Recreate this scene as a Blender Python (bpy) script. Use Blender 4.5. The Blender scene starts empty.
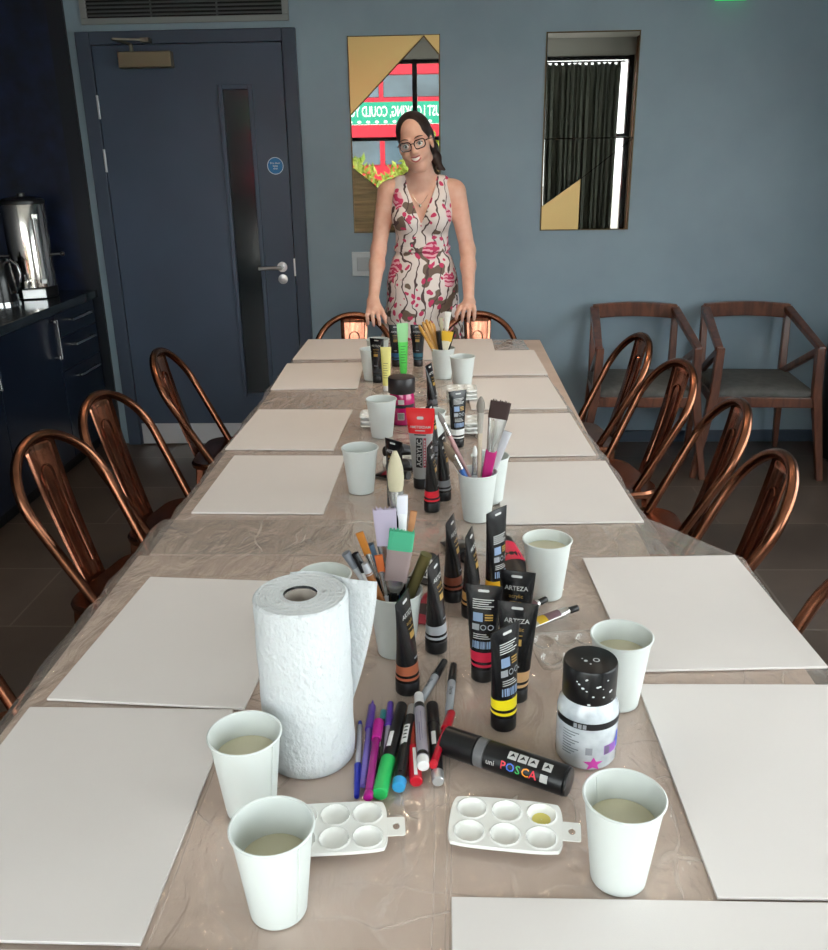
import bpy, math, random
import numpy as np
from mathutils import Vector, Matrix, Euler
random.seed(7)
PI = math.pi
S = bpy.context.scene
C = S.collection
cos, sin = math.cos, math.sin

# ------------------------------------------------------------------ materials
def lin(c):
    return tuple(((v/255/12.92) if v/255 <= .04045 else ((v/255+.055)/1.055)**2.4) for v in c)
def rgba(c): return (*lin(c), 1.0)
MATS = {}
def mat(name, c=(200,200,200), rough=.5, metal=0., spec=.5, var=None, bump=None, coat=0., trans=0., emit=None, ior=1.45, sheen=0., c2=None, stretch=None, sss=0.):
    """procedural principled material; var=(scale, c2 amount) colour noise; bump=(scale,strength)"""
    if name in MATS: return MATS[name]
    m = bpy.data.materials.new(name); m.use_nodes = True
    nt = m.node_tree; N = nt.nodes; L = nt.links
    b = N['Principled BSDF']
    b.inputs['Base Color'].default_value = rgba(c)
    b.inputs['Roughness'].default_value = rough
    b.inputs['Metallic'].default_value = metal
    b.inputs['Specular IOR Level'].default_value = spec
    b.inputs['IOR'].default_value = ior
    b.inputs['Coat Weight'].default_value = coat
    b.inputs['Transmission Weight'].default_value = trans
    b.inputs['Sheen Weight'].default_value = sheen
    if sss:
        b.inputs['Subsurface Weight'].default_value = sss
        b.inputs['Subsurface Radius'].default_value = (.012,.005,.003)
        b.inputs['Subsurface Scale'].default_value = 1.0
    if emit:
        b.inputs['Emission Color'].default_value = rgba(emit[0]); b.inputs['Emission Strength'].default_value = emit[1]
    if var or bump:
        tc = N.new('ShaderNodeTexCoord')
        mp = N.new('ShaderNodeMapping'); L.new(tc.outputs['Object'], mp.inputs['Vector'])
        if stretch: mp.inputs['Scale'].default_value = stretch
    if var:
        n = N.new('ShaderNodeTexNoise'); n.inputs['Scale'].default_value = var[0]; n.inputs['Detail'].default_value = 4
        L.new(mp.outputs[0], n.inputs['Vector'])
        r = N.new('ShaderNodeMapRange'); r.inputs[1].default_value = .3; r.inputs[2].default_value = .7
        L.new(n.outputs['Fac'], r.inputs[0])
        x = N.new('ShaderNodeMix'); x.data_type = 'RGBA'
        x.inputs['A'].default_value = rgba(c)
        x.inputs['B'].default_value = rgba(c2 or tuple(v*(1-var[1]) for v in c))
        L.new(r.outputs[0], x.inputs['Factor']); L.new(x.outputs['Result'], b.inputs['Base Color'])
    if bump:
        n = N.new('ShaderNodeTexNoise'); n.inputs['Scale'].default_value = bump[0]; n.inputs['Detail'].default_value = 3
        L.new(mp.outputs[0], n.inputs['Vector'])
        bp = N.new('ShaderNodeBump'); bp.inputs['Strength'].default_value = bump[1]; bp.inputs['Distance'].default_value = bump[2] if len(bump) > 2 else .002
        L.new(n.outputs['Fac'], bp.inputs['Height']); L.new(bp.outputs[0], b.inputs['Normal'])
    MATS[name] = m
    return m

def wood(name, c, c2, rough=.35, axis=(1,1,.12), sc=40, coat=.2):
    if name in MATS: return MATS[name]
    m = bpy.data.materials.new(name); m.use_nodes = True
    nt = m.node_tree; N = nt.nodes; L = nt.links; b = N['Principled BSDF']
    tc = N.new('ShaderNodeTexCoord'); mp = N.new('ShaderNodeMapping'); mp.inputs['Scale'].default_value = axis
    L.new(tc.outputs['Object'], mp.inputs['Vector'])
    n = N.new('ShaderNodeTexNoise'); n.inputs['Scale'].default_value = sc; n.inputs['Detail'].default_value = 6; n.inputs['Distortion'].default_value = .6
    L.new(mp.outputs[0], n.inputs['Vector'])
    r = N.new('ShaderNodeValToRGB'); r.color_ramp.elements[0].position = .35; r.color_ramp.elements[1].position = .68
    r.color_ramp.elements[0].color = rgba(c2); r.color_ramp.elements[1].color = rgba(c)
    L.new(n.outputs['Fac'], r.inputs[0]); L.new(r.outputs[0], b.inputs['Base Color'])
    b.inputs['Roughness'].default_value = rough; b.inputs['Coat Weight'].default_value = coat; b.inputs['Coat Roughness'].default_value = .2
    MATS[name] = m
    return m

def glass_mat(name, tint=(255,255,255), rough=.0, refl=1.0, milky=0., milk=(235,235,235), bump=None, crease=None):
    """thin clear sheet: straight-through light plus fresnel reflection, with an optional milky share"""
    if name in MATS: return MATS[name]
    m = bpy.data.materials.new(name); m.use_nodes = True
    nt = m.node_tree; N = nt.nodes; L = nt.links
    N.remove(N['Principled BSDF']); out = N['Material Output']
    t = N.new('ShaderNodeBsdfTransparent'); t.inputs[0].default_value = rgba(tint)
    g = N.new('ShaderNodeBsdfGlossy'); g.inputs['Roughness'].default_value = rough
    f = N.new('ShaderNodeFresnel'); f.inputs['IOR'].default_value = 1.45
    k = N.new('ShaderNodeMath'); k.operation = 'MULTIPLY'; k.inputs[1].default_value = refl; L.new(f.outputs[0], k.inputs[0])
    ge = N.new('ShaderNodeNewGeometry'); iv = N.new('ShaderNodeMath'); iv.operation = 'SUBTRACT'; iv.inputs[0].default_value = 1; L.new(ge.outputs['Backfacing'], iv.inputs[1])
    k2 = N.new('ShaderNodeMath'); k2.operation = 'MULTIPLY'; L.new(k.outputs[0], k2.inputs[0]); L.new(iv.outputs[0], k2.inputs[1]); k = k2   # only the outer face reflects
    x = N.new('ShaderNodeMixShader'); L.new(k.outputs[0], x.inputs[0]); L.new(t.outputs[0], x.inputs[1]); L.new(g.outputs[0], x.inputs[2])
    last = x
    d = None
    if milky:
        d = N.new('ShaderNodeBsdfDiffuse'); d.inputs[0].default_value = rgba(milk)
        y = N.new('ShaderNodeMixShader'); y.inputs[0].default_value = milky
        L.new(x.outputs[0], y.inputs[1]); L.new(d.outputs[0], y.inputs[2]); last = y
    if crease:      # crumple lines where the film scatters more light
        tc = N.new('ShaderNodeTexCoord'); n0 = N.new('ShaderNodeTexNoise'); n0.inputs['Scale'].default_value = 7; n0.inputs['Detail'].default_value = 2; L.new(tc.outputs['Object'], n0.inputs['Vector'])
        va = N.new('ShaderNodeVectorMath'); va.operation = 'MULTIPLY_ADD'; va.inputs[1].default_value = (.10,.10,0); L.new(n0.outputs['Color'], va.inputs[0]); L.new(tc.outputs['Object'], va.inputs[2])
        def M(op, a, b=None, c=None):
            q = N.new('ShaderNodeMath'); q.operation = op
            for i, s in enumerate((a, b, c)):
                if s is None: continue
                if isinstance(s, (int, float)): q.inputs[i].default_value = s
                else: L.new(s, q.inputs[i])
            return q.outputs[0]
        def line(sock, w_): 
            r = N.new('ShaderNodeMapRange'); r.inputs[1].default_value = 0; r.inputs[2].default_value = w_; r.inputs[3].default_value = 1; r.inputs[4].default_value = 0; L.new(sock, r.inputs[0]); return r.outputs[0]
        tot = None
        for sc, w_, st in ((13.,.03,(1.,.35,1)),(9.,.022,(.3,1.2,1))):
            mp = N.new('ShaderNodeMapping'); mp.inputs['Scale'].default_value = st; mp.inputs['Rotation'].default_value = (0,0,sc); L.new(va.outputs[0], mp.inputs['Vector'])
            v = N.new('ShaderNodeTexVoronoi'); v.feature = 'DISTANCE_TO_EDGE'; v.inputs['Scale'].default_value = sc; L.new(mp.outputs[0], v.inputs['Vector'])
            nm = N.new('ShaderNodeTexNoise'); nm.inputs['Scale'].default_value = sc*.6; L.new(mp.outputs[0], nm.inputs['Vector'])
            mk = N.new('ShaderNodeMapRange'); mk.inputs[1].default_value = .46; mk.inputs[2].default_value = .62; L.new(nm.outputs['Fac'], mk.inputs[0])
            t_ = M('MULTIPLY', line(v.outputs['Distance'], w_), mk.outputs[0]); tot = t_ if tot is None else M('MAXIMUM', tot, t_)
        sx = N.new('ShaderNodeSeparateXYZ'); L.new(tc.outputs['Object'], sx.inputs[0]); sn = N.new('ShaderNodeSeparateXYZ'); L.new(va.outputs[0], sn.inputs[0])
        wob = M('MULTIPLY', M('SUBTRACT', sn.outputs[0], sx.outputs[0]), .08)
        for c_ in crease:
            t_ = M('MULTIPLY', line(M('ABSOLUTE', M('ADD', M('SUBTRACT', sx.outputs[0], c_-.004), wob)), .0016), .8); tot = M('MAXIMUM', tot, t_)
        L.new(M('MULTIPLY_ADD', tot, .20, milky), y.inputs[0])
    if bump:
        tc = N.new('ShaderNodeTexCoord'); mp = N.new('ShaderNodeMapping'); L.new(tc.outputs['Object'], mp.inputs['Vector'])
        if len(bump) > 3: mp.inputs['Scale'].default_value = bump[3]
        n = N.new('ShaderNodeTexNoise'); n.inputs['Scale'].default_value = bump[0]; n.inputs['Detail'].default_value = 4; n.inputs['Distortion'].default_value = 1.2
        L.new(mp.outputs[0], n.inputs['Vector'])
        bp = N.new('ShaderNodeBump'); bp.inputs['Strength'].default_value = bump[1]; bp.inputs['Distance'].default_value = bump[2]
        L.new(n.outputs['Fac'], bp.inputs['Height'])
        L.new(bp.outputs[0], g.inputs['Normal']); L.new(bp.outputs[0], f.inputs['Normal'])
        if d: L.new(bp.outputs[0], d.inputs['Normal'])
    L.new(last.outputs[0], out.inputs[0])
    MATS[name] = m
    return m

# ------------------------------------------------------------------ mesh builder
class MB:
    def __init__(self): self.v = []; self.f = []; self.mi = []; self.m = 0; self.M = None
    def add(self, vs, fs):
        o = len(self.v)
        for p in vs:
            q = Vector(p)
            if self.M is not None: q = self.M @ q
            self.v.append(tuple(q))
        for f in fs: self.f.append(tuple(i+o for i in f)); self.mi.append(self.m)
        return self
    def box(self, x0, x1, y0, y1, z0, z1):
        return self.add([(x0,y0,z0),(x1,y0,z0),(x1,y1,z0),(x0,y1,z0),(x0,y0,z1),(x1,y0,z1),(x1,y1,z1),(x0,y1,z1)],
            [(3,2,1,0),(4,5,6,7),(0,1,5,4),(1,2,6,5),(2,3,7,6),(3,0,4,7)])
    def bar(self, a, b, w, d, w2=None, d2=None, up=(0,0,1)):
        """rectangular bar from a to b; w across, d in the 'up' direction"""
        a = Vector(a); b = Vector(b); t = (b-a).normalized(); u = Vector(up)
        s = t.cross(u)
        if s.length < 1e-5: s = t.cross(Vector((0,1,0)))
        s.normalize(); u = s.cross(t).normalized()
        w2 = w if w2 is None else w2; d2 = d if d2 is None else d2
        vs = []
        for p, ww, dd in ((a,w,d),(b,w2,d2)):
            for sx, sy in ((-1,-1),(1,-1),(1,1),(-1,1)): vs.append(p + s*sx*ww/2 + u*sy*dd/2)
        return self.add(vs, [(3,2,1,0),(4,5,6,7),(0,1,5,4),(1,2,6,5),(2,3,7,6),(3,0,4,7)])
    def loft(self, rings, closed=True, cap0=True, cap1=True):
        n = len(rings[0]); vs = [p for r in rings for p in r]; fs = []
        for i in range(len(rings)-1):
            for j in range(n if closed else n-1):
                k = (j+1) % n
                fs.append((i*n+j, i*n+k, (i+1)*n+k, (i+1)*n+j))
        if cap0 and closed: fs.append(tuple(range(n-1, -1, -1)))
        if cap1 and closed: fs.append(tuple((len(rings)-1)*n+j for j in range(n)))
        return self.add(vs, fs)
    def lathe(self, prof, c=(0,0,0), n=32, cap0=True, cap1=True):
        rings = [[(c[0]+r*cos(2*PI*j/n), c[1]+r*sin(2*PI*j/n), c[2]+z) for j in range(n)] for r, z in prof]
        return self.loft(rings, True, cap0, cap1)
    def tube(self, pts, r, n=10, cap=True, closed=False):
        P = [Vector(p) for p in pts]; R = r if isinstance(r, (list, tuple)) else [r]*len(P)
        rings = []; u = None; m = len(P)
        for i, p in enumerate(P):
            if closed: t = (P[(i+1) % m]-P[i-1]).normalized()
            else: t = (P[min(i+1, m-1)]-P[max(i-1, 0)]).normalized()
            if u is None:
                u = t.orthogonal().normalized()
            else:
                u = (u - t*u.dot(t))
                if u.length < 1e-6: u = t.orthogonal()
                u.normalize()
            w = t.cross(u)
            rings.append([p + u*R[i]*cos(2*PI*j/n) + w*R[i]*sin(2*PI*j/n) for j in range(n)])
        if closed:
            rings.append(rings[0]); return self.loft(rings, True, False, False)
        return self.loft(rings, True, cap, cap)
    def ball(self, c, r, n=12, m=8):
        if not isinstance(r, (tuple, list)): r = (r,r,r)
        rings = []
        for i in range(m+1):
            a = -PI/2 + PI*i/m; q = max(cos(a), .001)
            rings.append([(c[0]+r[0]*q*cos(2*PI*j/n), c[1]+r[1]*q*sin(2*PI*j/n), c[2]+r[2]*sin(a)) for j in range(n)])
        return self.loft(rings)
    def poly(self, pts): return self.add(pts, [tuple(range(len(pts)))])
    def prism(self, pts, z0, z1):
        n = len(pts)
        return self.loft([[(p[0],p[1],z0) for p in pts], [(p[0],p[1],z1) for p in pts]])
    def mapped(self, geo, fn):
        vs, fs = geo
        return self.add([fn(x, y) for x, y in vs], fs)
    def build(self, name, mats, parent=None, smooth=35, bevel=0, seg=2, loc=None):
        me = bpy.data.meshes.new(name); me.from_pydata(self.v, [], self.f)
        for m in (mats if isinstance(mats, (list, tuple)) else [mats]): me.materials.append(m)
        me.polygons.foreach_set('material_index', self.mi)
        me.update()
        if smooth:
            me.polygons.foreach_set('use_smooth', [True]*len(me.polygons))
            me.set_sharp_from_angle(angle=math.radians(smooth))
        o = bpy.data.objects.new(name, me); C.objects.link(o)
        if parent is not None: o.parent = parent
        if loc is not None: o.location = loc
        if bevel:
            b = o.modifiers.new('Bevel', 'BEVEL'); b.width = bevel; b.segments = seg; b.limit_method = 'ANGLE'; b.angle_limit = math.radians(40)
        return o

def rrect(w, h, r, n=5, cx=0, cy=0):
    """rounded rectangle outline, counter-clockwise"""
    P = []
    for sx, sy, a0 in ((1,1,0),(-1,1,PI/2),(-1,-1,PI),(1,-1,3*PI/2)):
        for i in range(n+1):
            a = a0 + PI/2*i/n
            P.append((cx+sx*(w/2-r)+r*cos(a), cy+sy*(h/2-r)+r*sin(a)))
    return P

_T = {}
def text_geo(s, size=1., align='CENTER', bold=0.):
    key = (s, align, bold)
    if key not in _T:
        cu = bpy.data.curves.new('t', 'FONT'); cu.body = s; cu.align_x = align; cu.size = 1.; cu.resolution_u = 2; cu.offset = bold
        o = bpy.data.objects.new('t', cu); C.objects.link(o)
        me = bpy.data.meshes.new_from_object(o.evaluated_get(bpy.context.evaluated_depsgraph_get()))
        vs = [(v.co.x, v.co.y) for v in me.vertices]; fs = [tuple(p.vertices) for p in me.polygons]
        bpy.data.objects.remove(o); bpy.data.curves.remove(cu); bpy.data.meshes.remove(me)
        _T[key] = (vs, fs)
    vs, fs = _T[key]
    return [(x*size, y*size) for x, y in vs], fs
def shift(geo, dx, dy): return [(x+dx, y+dy) for x, y in geo[0]], geo[1]
def turn(geo): return [(-y, x) for x, y in geo[0]], geo[1]       # text running upwards
def rect_geo(x0, x1, y0, y1, nx=6, ny=1):
    vs = [(x0+(x1-x0)*i/nx, y0+(y1-y0)*j/ny) for j in range(ny+1) for i in range(nx+1)]
    return vs, [(j*(nx+1)+i, j*(nx+1)+i+1, (j+1)*(nx+1)+i+1, (j+1)*(nx+1)+i) for j in range(ny) for i in range(nx)]
def ring_geo(cx, cy, r0, r1, n=14):
    vs = [(cx+r*cos(2*PI*i/n), cy+r*sin(2*PI*i/n)) for r in (r0, r1) for i in range(n)]
    return vs, [(i, (i+1) % n, n+(i+1) % n, n+i) for i in range(n)]

# ------------------------------------------------------------------ things
def tag(o, label=None, cat=None, group=None, kind=None):
    if label: o['label'] = label
    if cat: o['category'] = cat
    if group: o['group'] = group
    if kind: o['kind'] = kind
    return o
def thing(name, label, cat, loc=(0,0,0), rz=0, group=None, rot=None):
    o = bpy.data.objects.new(name, None); C.objects.link(o); o.empty_display_size = .05
    o.location = loc; o.rotation_euler = rot if rot is not None else (0,0,rz)
    return tag(o, label, cat, group)
def struct(o): o['kind'] = 'structure'; return o
def kids(o): return [c for c in ALLC.get(o.name, [])]
def copy_tree(root, loc, rz, label=None, group=None, rot=None):
    r = root.copy(); C.objects.link(r); r.location = loc; r.rotation_euler = rot if rot is not None else (0,0,rz)
    if label: r['label'] = label
    if group: r['group'] = group
    for ch in list(root.children):
        c = ch.copy(); C.objects.link(c); c.parent = r
        for g in list(ch.children):
            d = g.copy(); C.objects.link(d); d.parent = c
    return r
def aim(a, b):
    """rotation that lays a thing's local X axis along a->b, local Z as upright as can be"""
    d = Vector(b)-Vector(a)
    return Euler((0, -math.atan2(d.z, math.hypot(d.x, d.y)), math.atan2(d.y, d.x)), 'XYZ')
EXPOSURE = -0.02
SKY = 9.0
SUN = 2.5
LAMPS = [(-.8,2.7,10,'ceiling downlight above the left side of the table'),(.7,2.7,10,'ceiling downlight above the right side of the table'),(-.15,3.3,46,'ceiling downlight above the far table end'),(-1.5,3.0,4,'ceiling downlight above the kitchen side'),(1.5,3.0,8,'ceiling downlight above the right side of the room'),(1.75,.2,8,'ceiling downlight seen in the top of the right mirror'),(-1.5,.8,5,'ceiling downlight near the window on the left')]
# ------------------------------------------------------------------ camera, world, view
CAMZ = 1.5073
R_ = Vector((0.99928308, 0.0347019, -0.01513597)); F_ = Vector((-0.0377904, 0.9383744, -0.34354821)); U_ = Vector((0.00228143, 0.3438739, 0.93901306))
cam = bpy.data.objects.new('camera', bpy.data.cameras.new('camera')); C.objects.link(cam)
cam.matrix_world = Matrix(((R_.x,U_.x,-F_.x,0),(R_.y,U_.y,-F_.y,0),(R_.z,U_.z,-F_.z,CAMZ),(0,0,0,1)))
cam.data.sensor_fit = 'VERTICAL'; cam.data.sensor_height = 24; cam.data.lens = 24*868/950; cam.data.clip_start = .05; cam.data.clip_end = 200
S.camera = cam
S.view_settings.view_transform = 'Standard'; S.view_settings.look = 'None'; S.view_settings.gamma = 1; S.view_settings.use_curve_mapping = False
S.view_settings.exposure = EXPOSURE
S.cycles.use_denoising = True
S.cycles.max_bounces = 10; S.cycles.diffuse_bounces = 5; S.cycles.glossy_bounces = 5; S.cycles.transparent_max_bounces = 16
S.cycles.caustics_reflective = False; S.cycles.caustics_refractive = False
S.cycles.sample_clamp_indirect = 6
w = bpy.data.worlds.new('sky'); S.world = w; w.use_nodes = True
bg = w.node_tree.nodes['Background']
sk = w.node_tree.nodes.new('ShaderNodeTexSky'); sk.sky_type = 'PREETHAM' if False else 'HOSEK_WILKIE'
sk.turbidity = 6; sk.sun_direction = Vector((.3, .6, .75)).normalized(); sk.ground_albedo = .4
mx = w.node_tree.nodes.new('ShaderNodeMix'); mx.data_type = 'RGBA'; mx.inputs['Factor'].default_value = .9
w.node_tree.links.new(sk.outputs[0], mx.inputs['A']); mx.inputs['B'].default_value = (.95, .975, 1.0, 1)   # mostly even bright cloud
w.node_tree.links.new(mx.outputs['Result'], bg.inputs[0]); bg.inputs[1].default_value = SKY

# ------------------------------------------------------------------ the room
WY = 4.659; LX = -2.42; RX = 2.36; FY = -1.6; CZ = 2.74
def wallpaint():
    m = bpy.data.materials.new('blue_grey_paint'); m.use_nodes = True
    nt = m.node_tree; N = nt.nodes; L = nt.links; b = N['Principled BSDF']
    tc = N.new('ShaderNodeTexCoord')
    n = N.new('ShaderNodeTexNoise'); n.inputs['Scale'].default_value = 1.6; n.inputs['Detail'].default_value = 5; n.inputs['Roughness'].default_value = .55
    L.new(tc.outputs['Object'], n.inputs['Vector'])
    r = N.new('ShaderNodeValToRGB'); r.color_ramp.elements[0].position = .3; r.color_ramp.elements[1].position = .72
    r.color_ramp.elements[0].color = rgba((128,147,160)); r.color_ramp.elements[1].color = rgba((143,163,175))
    L.new(n.outputs['Fac'], r.inputs[0]); L.new(r.outputs[0], b.inputs['Base Color'])
    b.inputs['Roughness'].default_value = .42; b.inputs['Specular IOR Level'].default_value = .4
    n2 = N.new('ShaderNodeTexNoise'); n2.inputs['Scale'].default_value = 9; n2.inputs['Detail'].default_value = 6; L.new(tc.outputs['Object'], n2.inputs['Vector'])
    bp = N.new('ShaderNodeBump'); bp.inputs['Strength'].default_value = .12; bp.inputs['Distance'].default_value = .01
    L.new(n2.outputs['Fac'], bp.inputs['Height']); L.new(bp.outputs[0], b.inputs['Normal'])
    return m
PAINT = wallpaint()
def floor_mat():
    m = bpy.data.materials.new('dark_floor_tiles'); m.use_nodes = True
    nt = m.node_tree; N = nt.nodes; L = nt.links; b = N['Principled BSDF']
    tc = N.new('ShaderNodeTexCoord'); mp = N.new('ShaderNodeMapping'); mp.inputs['Location'].default_value = (.17,.1,0); L.new(tc.outputs['Object'], mp.inputs[0])
    br = N.new('ShaderNodeTexBrick'); br.offset = .5; br.inputs['Scale'].default_value = 1.
    br.inputs['Brick Width'].default_value = .9; br.inputs['Row Height'].default_value = .45; br.inputs['Mortar Size'].default_value = .004; br.inputs['Bias'].default_value = 0
    br.inputs['Color1'].default_value = rgba((96,84,76)); br.inputs['Color2'].default_value = rgba((76,66,59)); br.inputs['Mortar'].default_value = rgba((112,102,94))
    L.new(mp.outputs[0], br.inputs['Vector'])
    n = N.new('ShaderNodeTexNoise'); n.inputs['Scale'].default_value = 3.5; n.inputs['Detail'].default_value = 8; L.new(tc.outputs['Object'], n.inputs['Vector'])
    x = N.new('ShaderNodeMix'); x.data_type = 'RGBA'; x.blend_type = 'MULTIPLY'; x.inputs['Factor'].default_value = .75
    rr = N.new('ShaderNodeValToRGB'); rr.color_ramp.elements[0].position = .3; rr.color_ramp.elements[1].position = .7
    rr.color_ramp.elements[0].color = (.55,.52,.5,1); rr.color_ramp.elements[1].color = (1,1,1,1)
    L.new(n.outputs['Fac'], rr.inputs[0]); L.new(br.outputs['Color'], x.inputs['A']); L.new(rr.outputs[0], x.inputs['B']); L.new(x.outputs['Result'], b.inputs['Base Color'])
    b.inputs['Roughness'].default_value = .38
    bp = N.new('ShaderNodeBump'); bp.inputs['Strength'].default_value = .4; bp.inputs['Distance'].default_value = .002; bp.invert = True
    L.new(br.outputs['Fac'], bp.inputs['Height']); L.new(bp.outputs[0], b.inputs['Normal'])
    return m
struct(MB().box(LX-.1, RX+.1, FY-.1, WY+.1, -.12, 0).build('floor', floor_mat(), smooth=0))
CEIL = mat('ceiling_paint', (226,223,216), .8)
struct(MB().box(LX-.1, RX+.1, FY-.1, WY+.1, CZ, CZ+.12).build('ceiling', CEIL, smooth=0))
struct(MB().box(LX, RX, WY, WY+.1, 0, CZ).build('wall_back', PAINT, smooth=0))
NAVYW = mat('navy_wall', (16,26,48), .45, var=(9,.5), bump=(14,.3,.004))
struct(MB().box(LX-.1, LX, FY, WY, 0, CZ).build('wall_left', NAVYW, smooth=0))
wr = MB(); WA, WB, WZ0, WZ1 = -.7, 2.9, .60, 2.0     # unseen side window, added to bring in more daylight
for a_, b_, c_, d_ in ((FY,WA,0,CZ),(WB,WY,0,CZ),(WA,WB,0,WZ0),(WA,WB,WZ1,CZ)): wr.box(RX, RX+.1, a_, b_, c_, d_)
struct(wr.build('wall_right', PAINT, smooth=0))
# window wall behind the photographer: sill wall, lintel, end pier
fw = MB(); fw.box(LX, RX, FY-.1, FY, 0, .28); fw.box(LX, RX, FY-.1, FY, 2.56, CZ); fw.box(2.13, RX, FY-.1, FY, .28, 2.56)
struct(fw.build('wall_front', mat('front_wall_paint', (205,203,196), .7), smooth=0))
DFRAME = mat('dark_window_frame', (40,44,48), .4)
wf = MB()
for x in (LX+.03, -1.55, -.36, .83, 2.10): wf.box(x-.028, x+.028, FY-.09, FY-.02, .28, 2.56)
for z in (.305, 1.715, 2.535): wf.box(LX, 2.13, FY-.085, FY-.025, z-.02, z+.02)
win = struct(wf.build('window_1', DFRAME, smooth=0))
MB().box(LX, 2.13, FY-.058, FY-.052, .28, 2.56).build('glass_pane', glass_mat('window_glass', (250,253,252)), win, smooth=0)
w2 = MB()
for y_ in (WA+.025,(WA*2+WB)/3,(WA+WB*2)/3,WB-.025): w2.box(RX+.025,RX+.08,y_-.025,y_+.025,WZ0,WZ1)
for z_ in (WZ0+.02,WZ1-.02): w2.box(RX+.03,RX+.075,WA,WB,z_-.02,z_+.02)
win2 = struct(w2.build('added_window', DFRAME, smooth=0))  # frame of the added side window
MB().box(RX+.05,RX+.056,WA,WB,WZ0,WZ1).build('glass_pane', MATS['window_glass'], win2, smooth=0)
# baseboard, dark slate
SLATE = mat('slate_paint', (62,72,88), .4, spec=.4, bump=(60,.05,.001))
bb = MB(); bb.box(-.725, RX, WY-.016, WY, 0, .066)
struct(bb.build('baseboard_back', mat('baseboard_paint', (66,78,92), .45), smooth=0, bevel=.003))
struct(MB().box(RX-.016, RX, FY, WY-.016, 0, .066).build('baseboard_right', MATS['baseboard_paint'], smooth=0, bevel=.003))
# door
fr = MB()
fr.box(-1.801, -1.730, WY-.035, WY, 0, 2.103); fr.box(-.792, -.725, WY-.035, WY, 0, 2.103); fr.box(-1.730, -.792, WY-.035, WY, 2.044, 2.103)
struct(fr.build('trim_1', SLATE, smooth=0, bevel=.004))
DOORM = mat('door_paint', (66,79,98), .38, spec=.45, var=(2.5,.1), bump=(50,.04,.001))
YD = WY-.012
dl = MB()   # leaf built round the vision panel opening
GX0, GX1, GZ0, GZ1 = -1.100, -.972, .30, 1.835
for (a,b,c,d) in ((-1.724,GX0,0.006,2.04),(GX1,-.796,.006,2.04),(GX0,GX1,.006,GZ0),(GX0,GX1,GZ1,2.04)): dl.box(a,b,YD-.03+.012,YD+.03,c,d)
door = struct(dl.build('door_1', DOORM, smooth=0))
bd = MB(); yf = YD-.018
for (a,b,c,d) in ((GX0-.022,GX0,GZ0-.022,GZ1+.022),(GX1,GX1+.022,GZ0-.022,GZ1+.022),(GX0,GX1,GZ0-.022,GZ0),(GX0,GX1,GZ1,GZ1+.022)): bd.box(a,b,yf-.012,yf+.01,c,d)
bd.build('glazing_bead', DOORM, door, smooth=0, bevel=.003)
MB().box(GX0, GX1, yf+.005, yf+.011, GZ0, GZ1).build('vision_panel', mat('dark_door_glass', (26,32,36), .10, spec=.5), door, smooth=0)
STEEL = mat('brushed_steel', (190,192,194), .3, metal=1., bump=(300,.06,.0005))
MB().box(-1.715, -.805, yf-.003, yf, .008, .125).build('kick_plate', mat('kick_plate_steel', (205,208,212), .42, metal=.75), door, smooth=0)
for z in (1.765, 1.515): MB().box(-1.733, -1.722, yf-.008, yf+.004, z-.055, z+.055).build('hinge', STEEL, door, smooth=0, bevel=.002)
clb = MB().box(-1.585, -1.325, yf-.055, yf, 1.935, 2.008).build('door_closer', mat('closer_metal', (128,118,98), .35, metal=.8), door, smooth=0, bevel=.005)
ca = MB(); ca.tube([(-1.52,yf-.03,2.0),(-1.52,yf-.03,2.04)], .010); ca.bar((-1.52,yf-.03,2.04),(-1.575,yf-.12,2.055), .018, .008); ca.bar((-1.575,yf-.12,2.055),(-1.44,yf-.06,2.055), .018, .008)
ca.box(-1.46,-1.42,yf-.07,yf-.018,2.045,2.065)
ca.build('closer_arm', mat('closer_arm_metal', (110,105,95), .4, metal=.8), clb, smooth=30)
hd = MB(); hx = -.860
hd.M = Matrix.Translation((hx, yf, .978)) @ Matrix.Rotation(PI/2, 4, 'X')
hd.lathe([(.026,0),(.026,.008)], n=24); hd.M = None
hd.tube([(hx,yf,.978),(hx,yf-.05,.978),(hx-.01,yf-.056,.978),(hx-.115,yf-.056,.976)], .0095)
hd.build('lever_handle', STEEL, door)
kh = MB(); kh.M = Matrix.Translation((hx, yf, .915)) @ Matrix.Rotation(PI/2, 4, 'X'); kh.lathe([(.025,0),(.025,.007),(.010,.009),(.010,.004)], n=24); kh.build('lock_escutcheon', STEEL, door)
sg = MB(); sg.M = Matrix.Translation((-.862, yf, 1.478)) @ Matrix.Rotation(PI/2, 4, 'X')
sg.lathe([(.042,0),(.042,.0015)], n=32); sg.m = 1; sg.add(*[[(x,y,.0018) for x,y in ring_geo(0,0,.0385,.041,32)[0]], ring_geo(0,0,.0385,.041,32)[1]])
for s_, dy in (('Fire door',.009),('keep',-.004),('shut',-.017)):
    g = text_geo(s_, .0135); sg.add([(x, y+dy, .0019) for x, y in g[0]], g[1])
sgo = sg.build('door_sign', [mat('sign_blue', (20,110,170), .4), mat('sign_white', (235,240,240), .5)], door)
sgo['label'] = 'round blue sign with white lettering'
MB().box(-.799,-.790,yf-.004,yf+.01,.93,1.02).build('latch_plate', STEEL, door, smooth=0)
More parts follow.
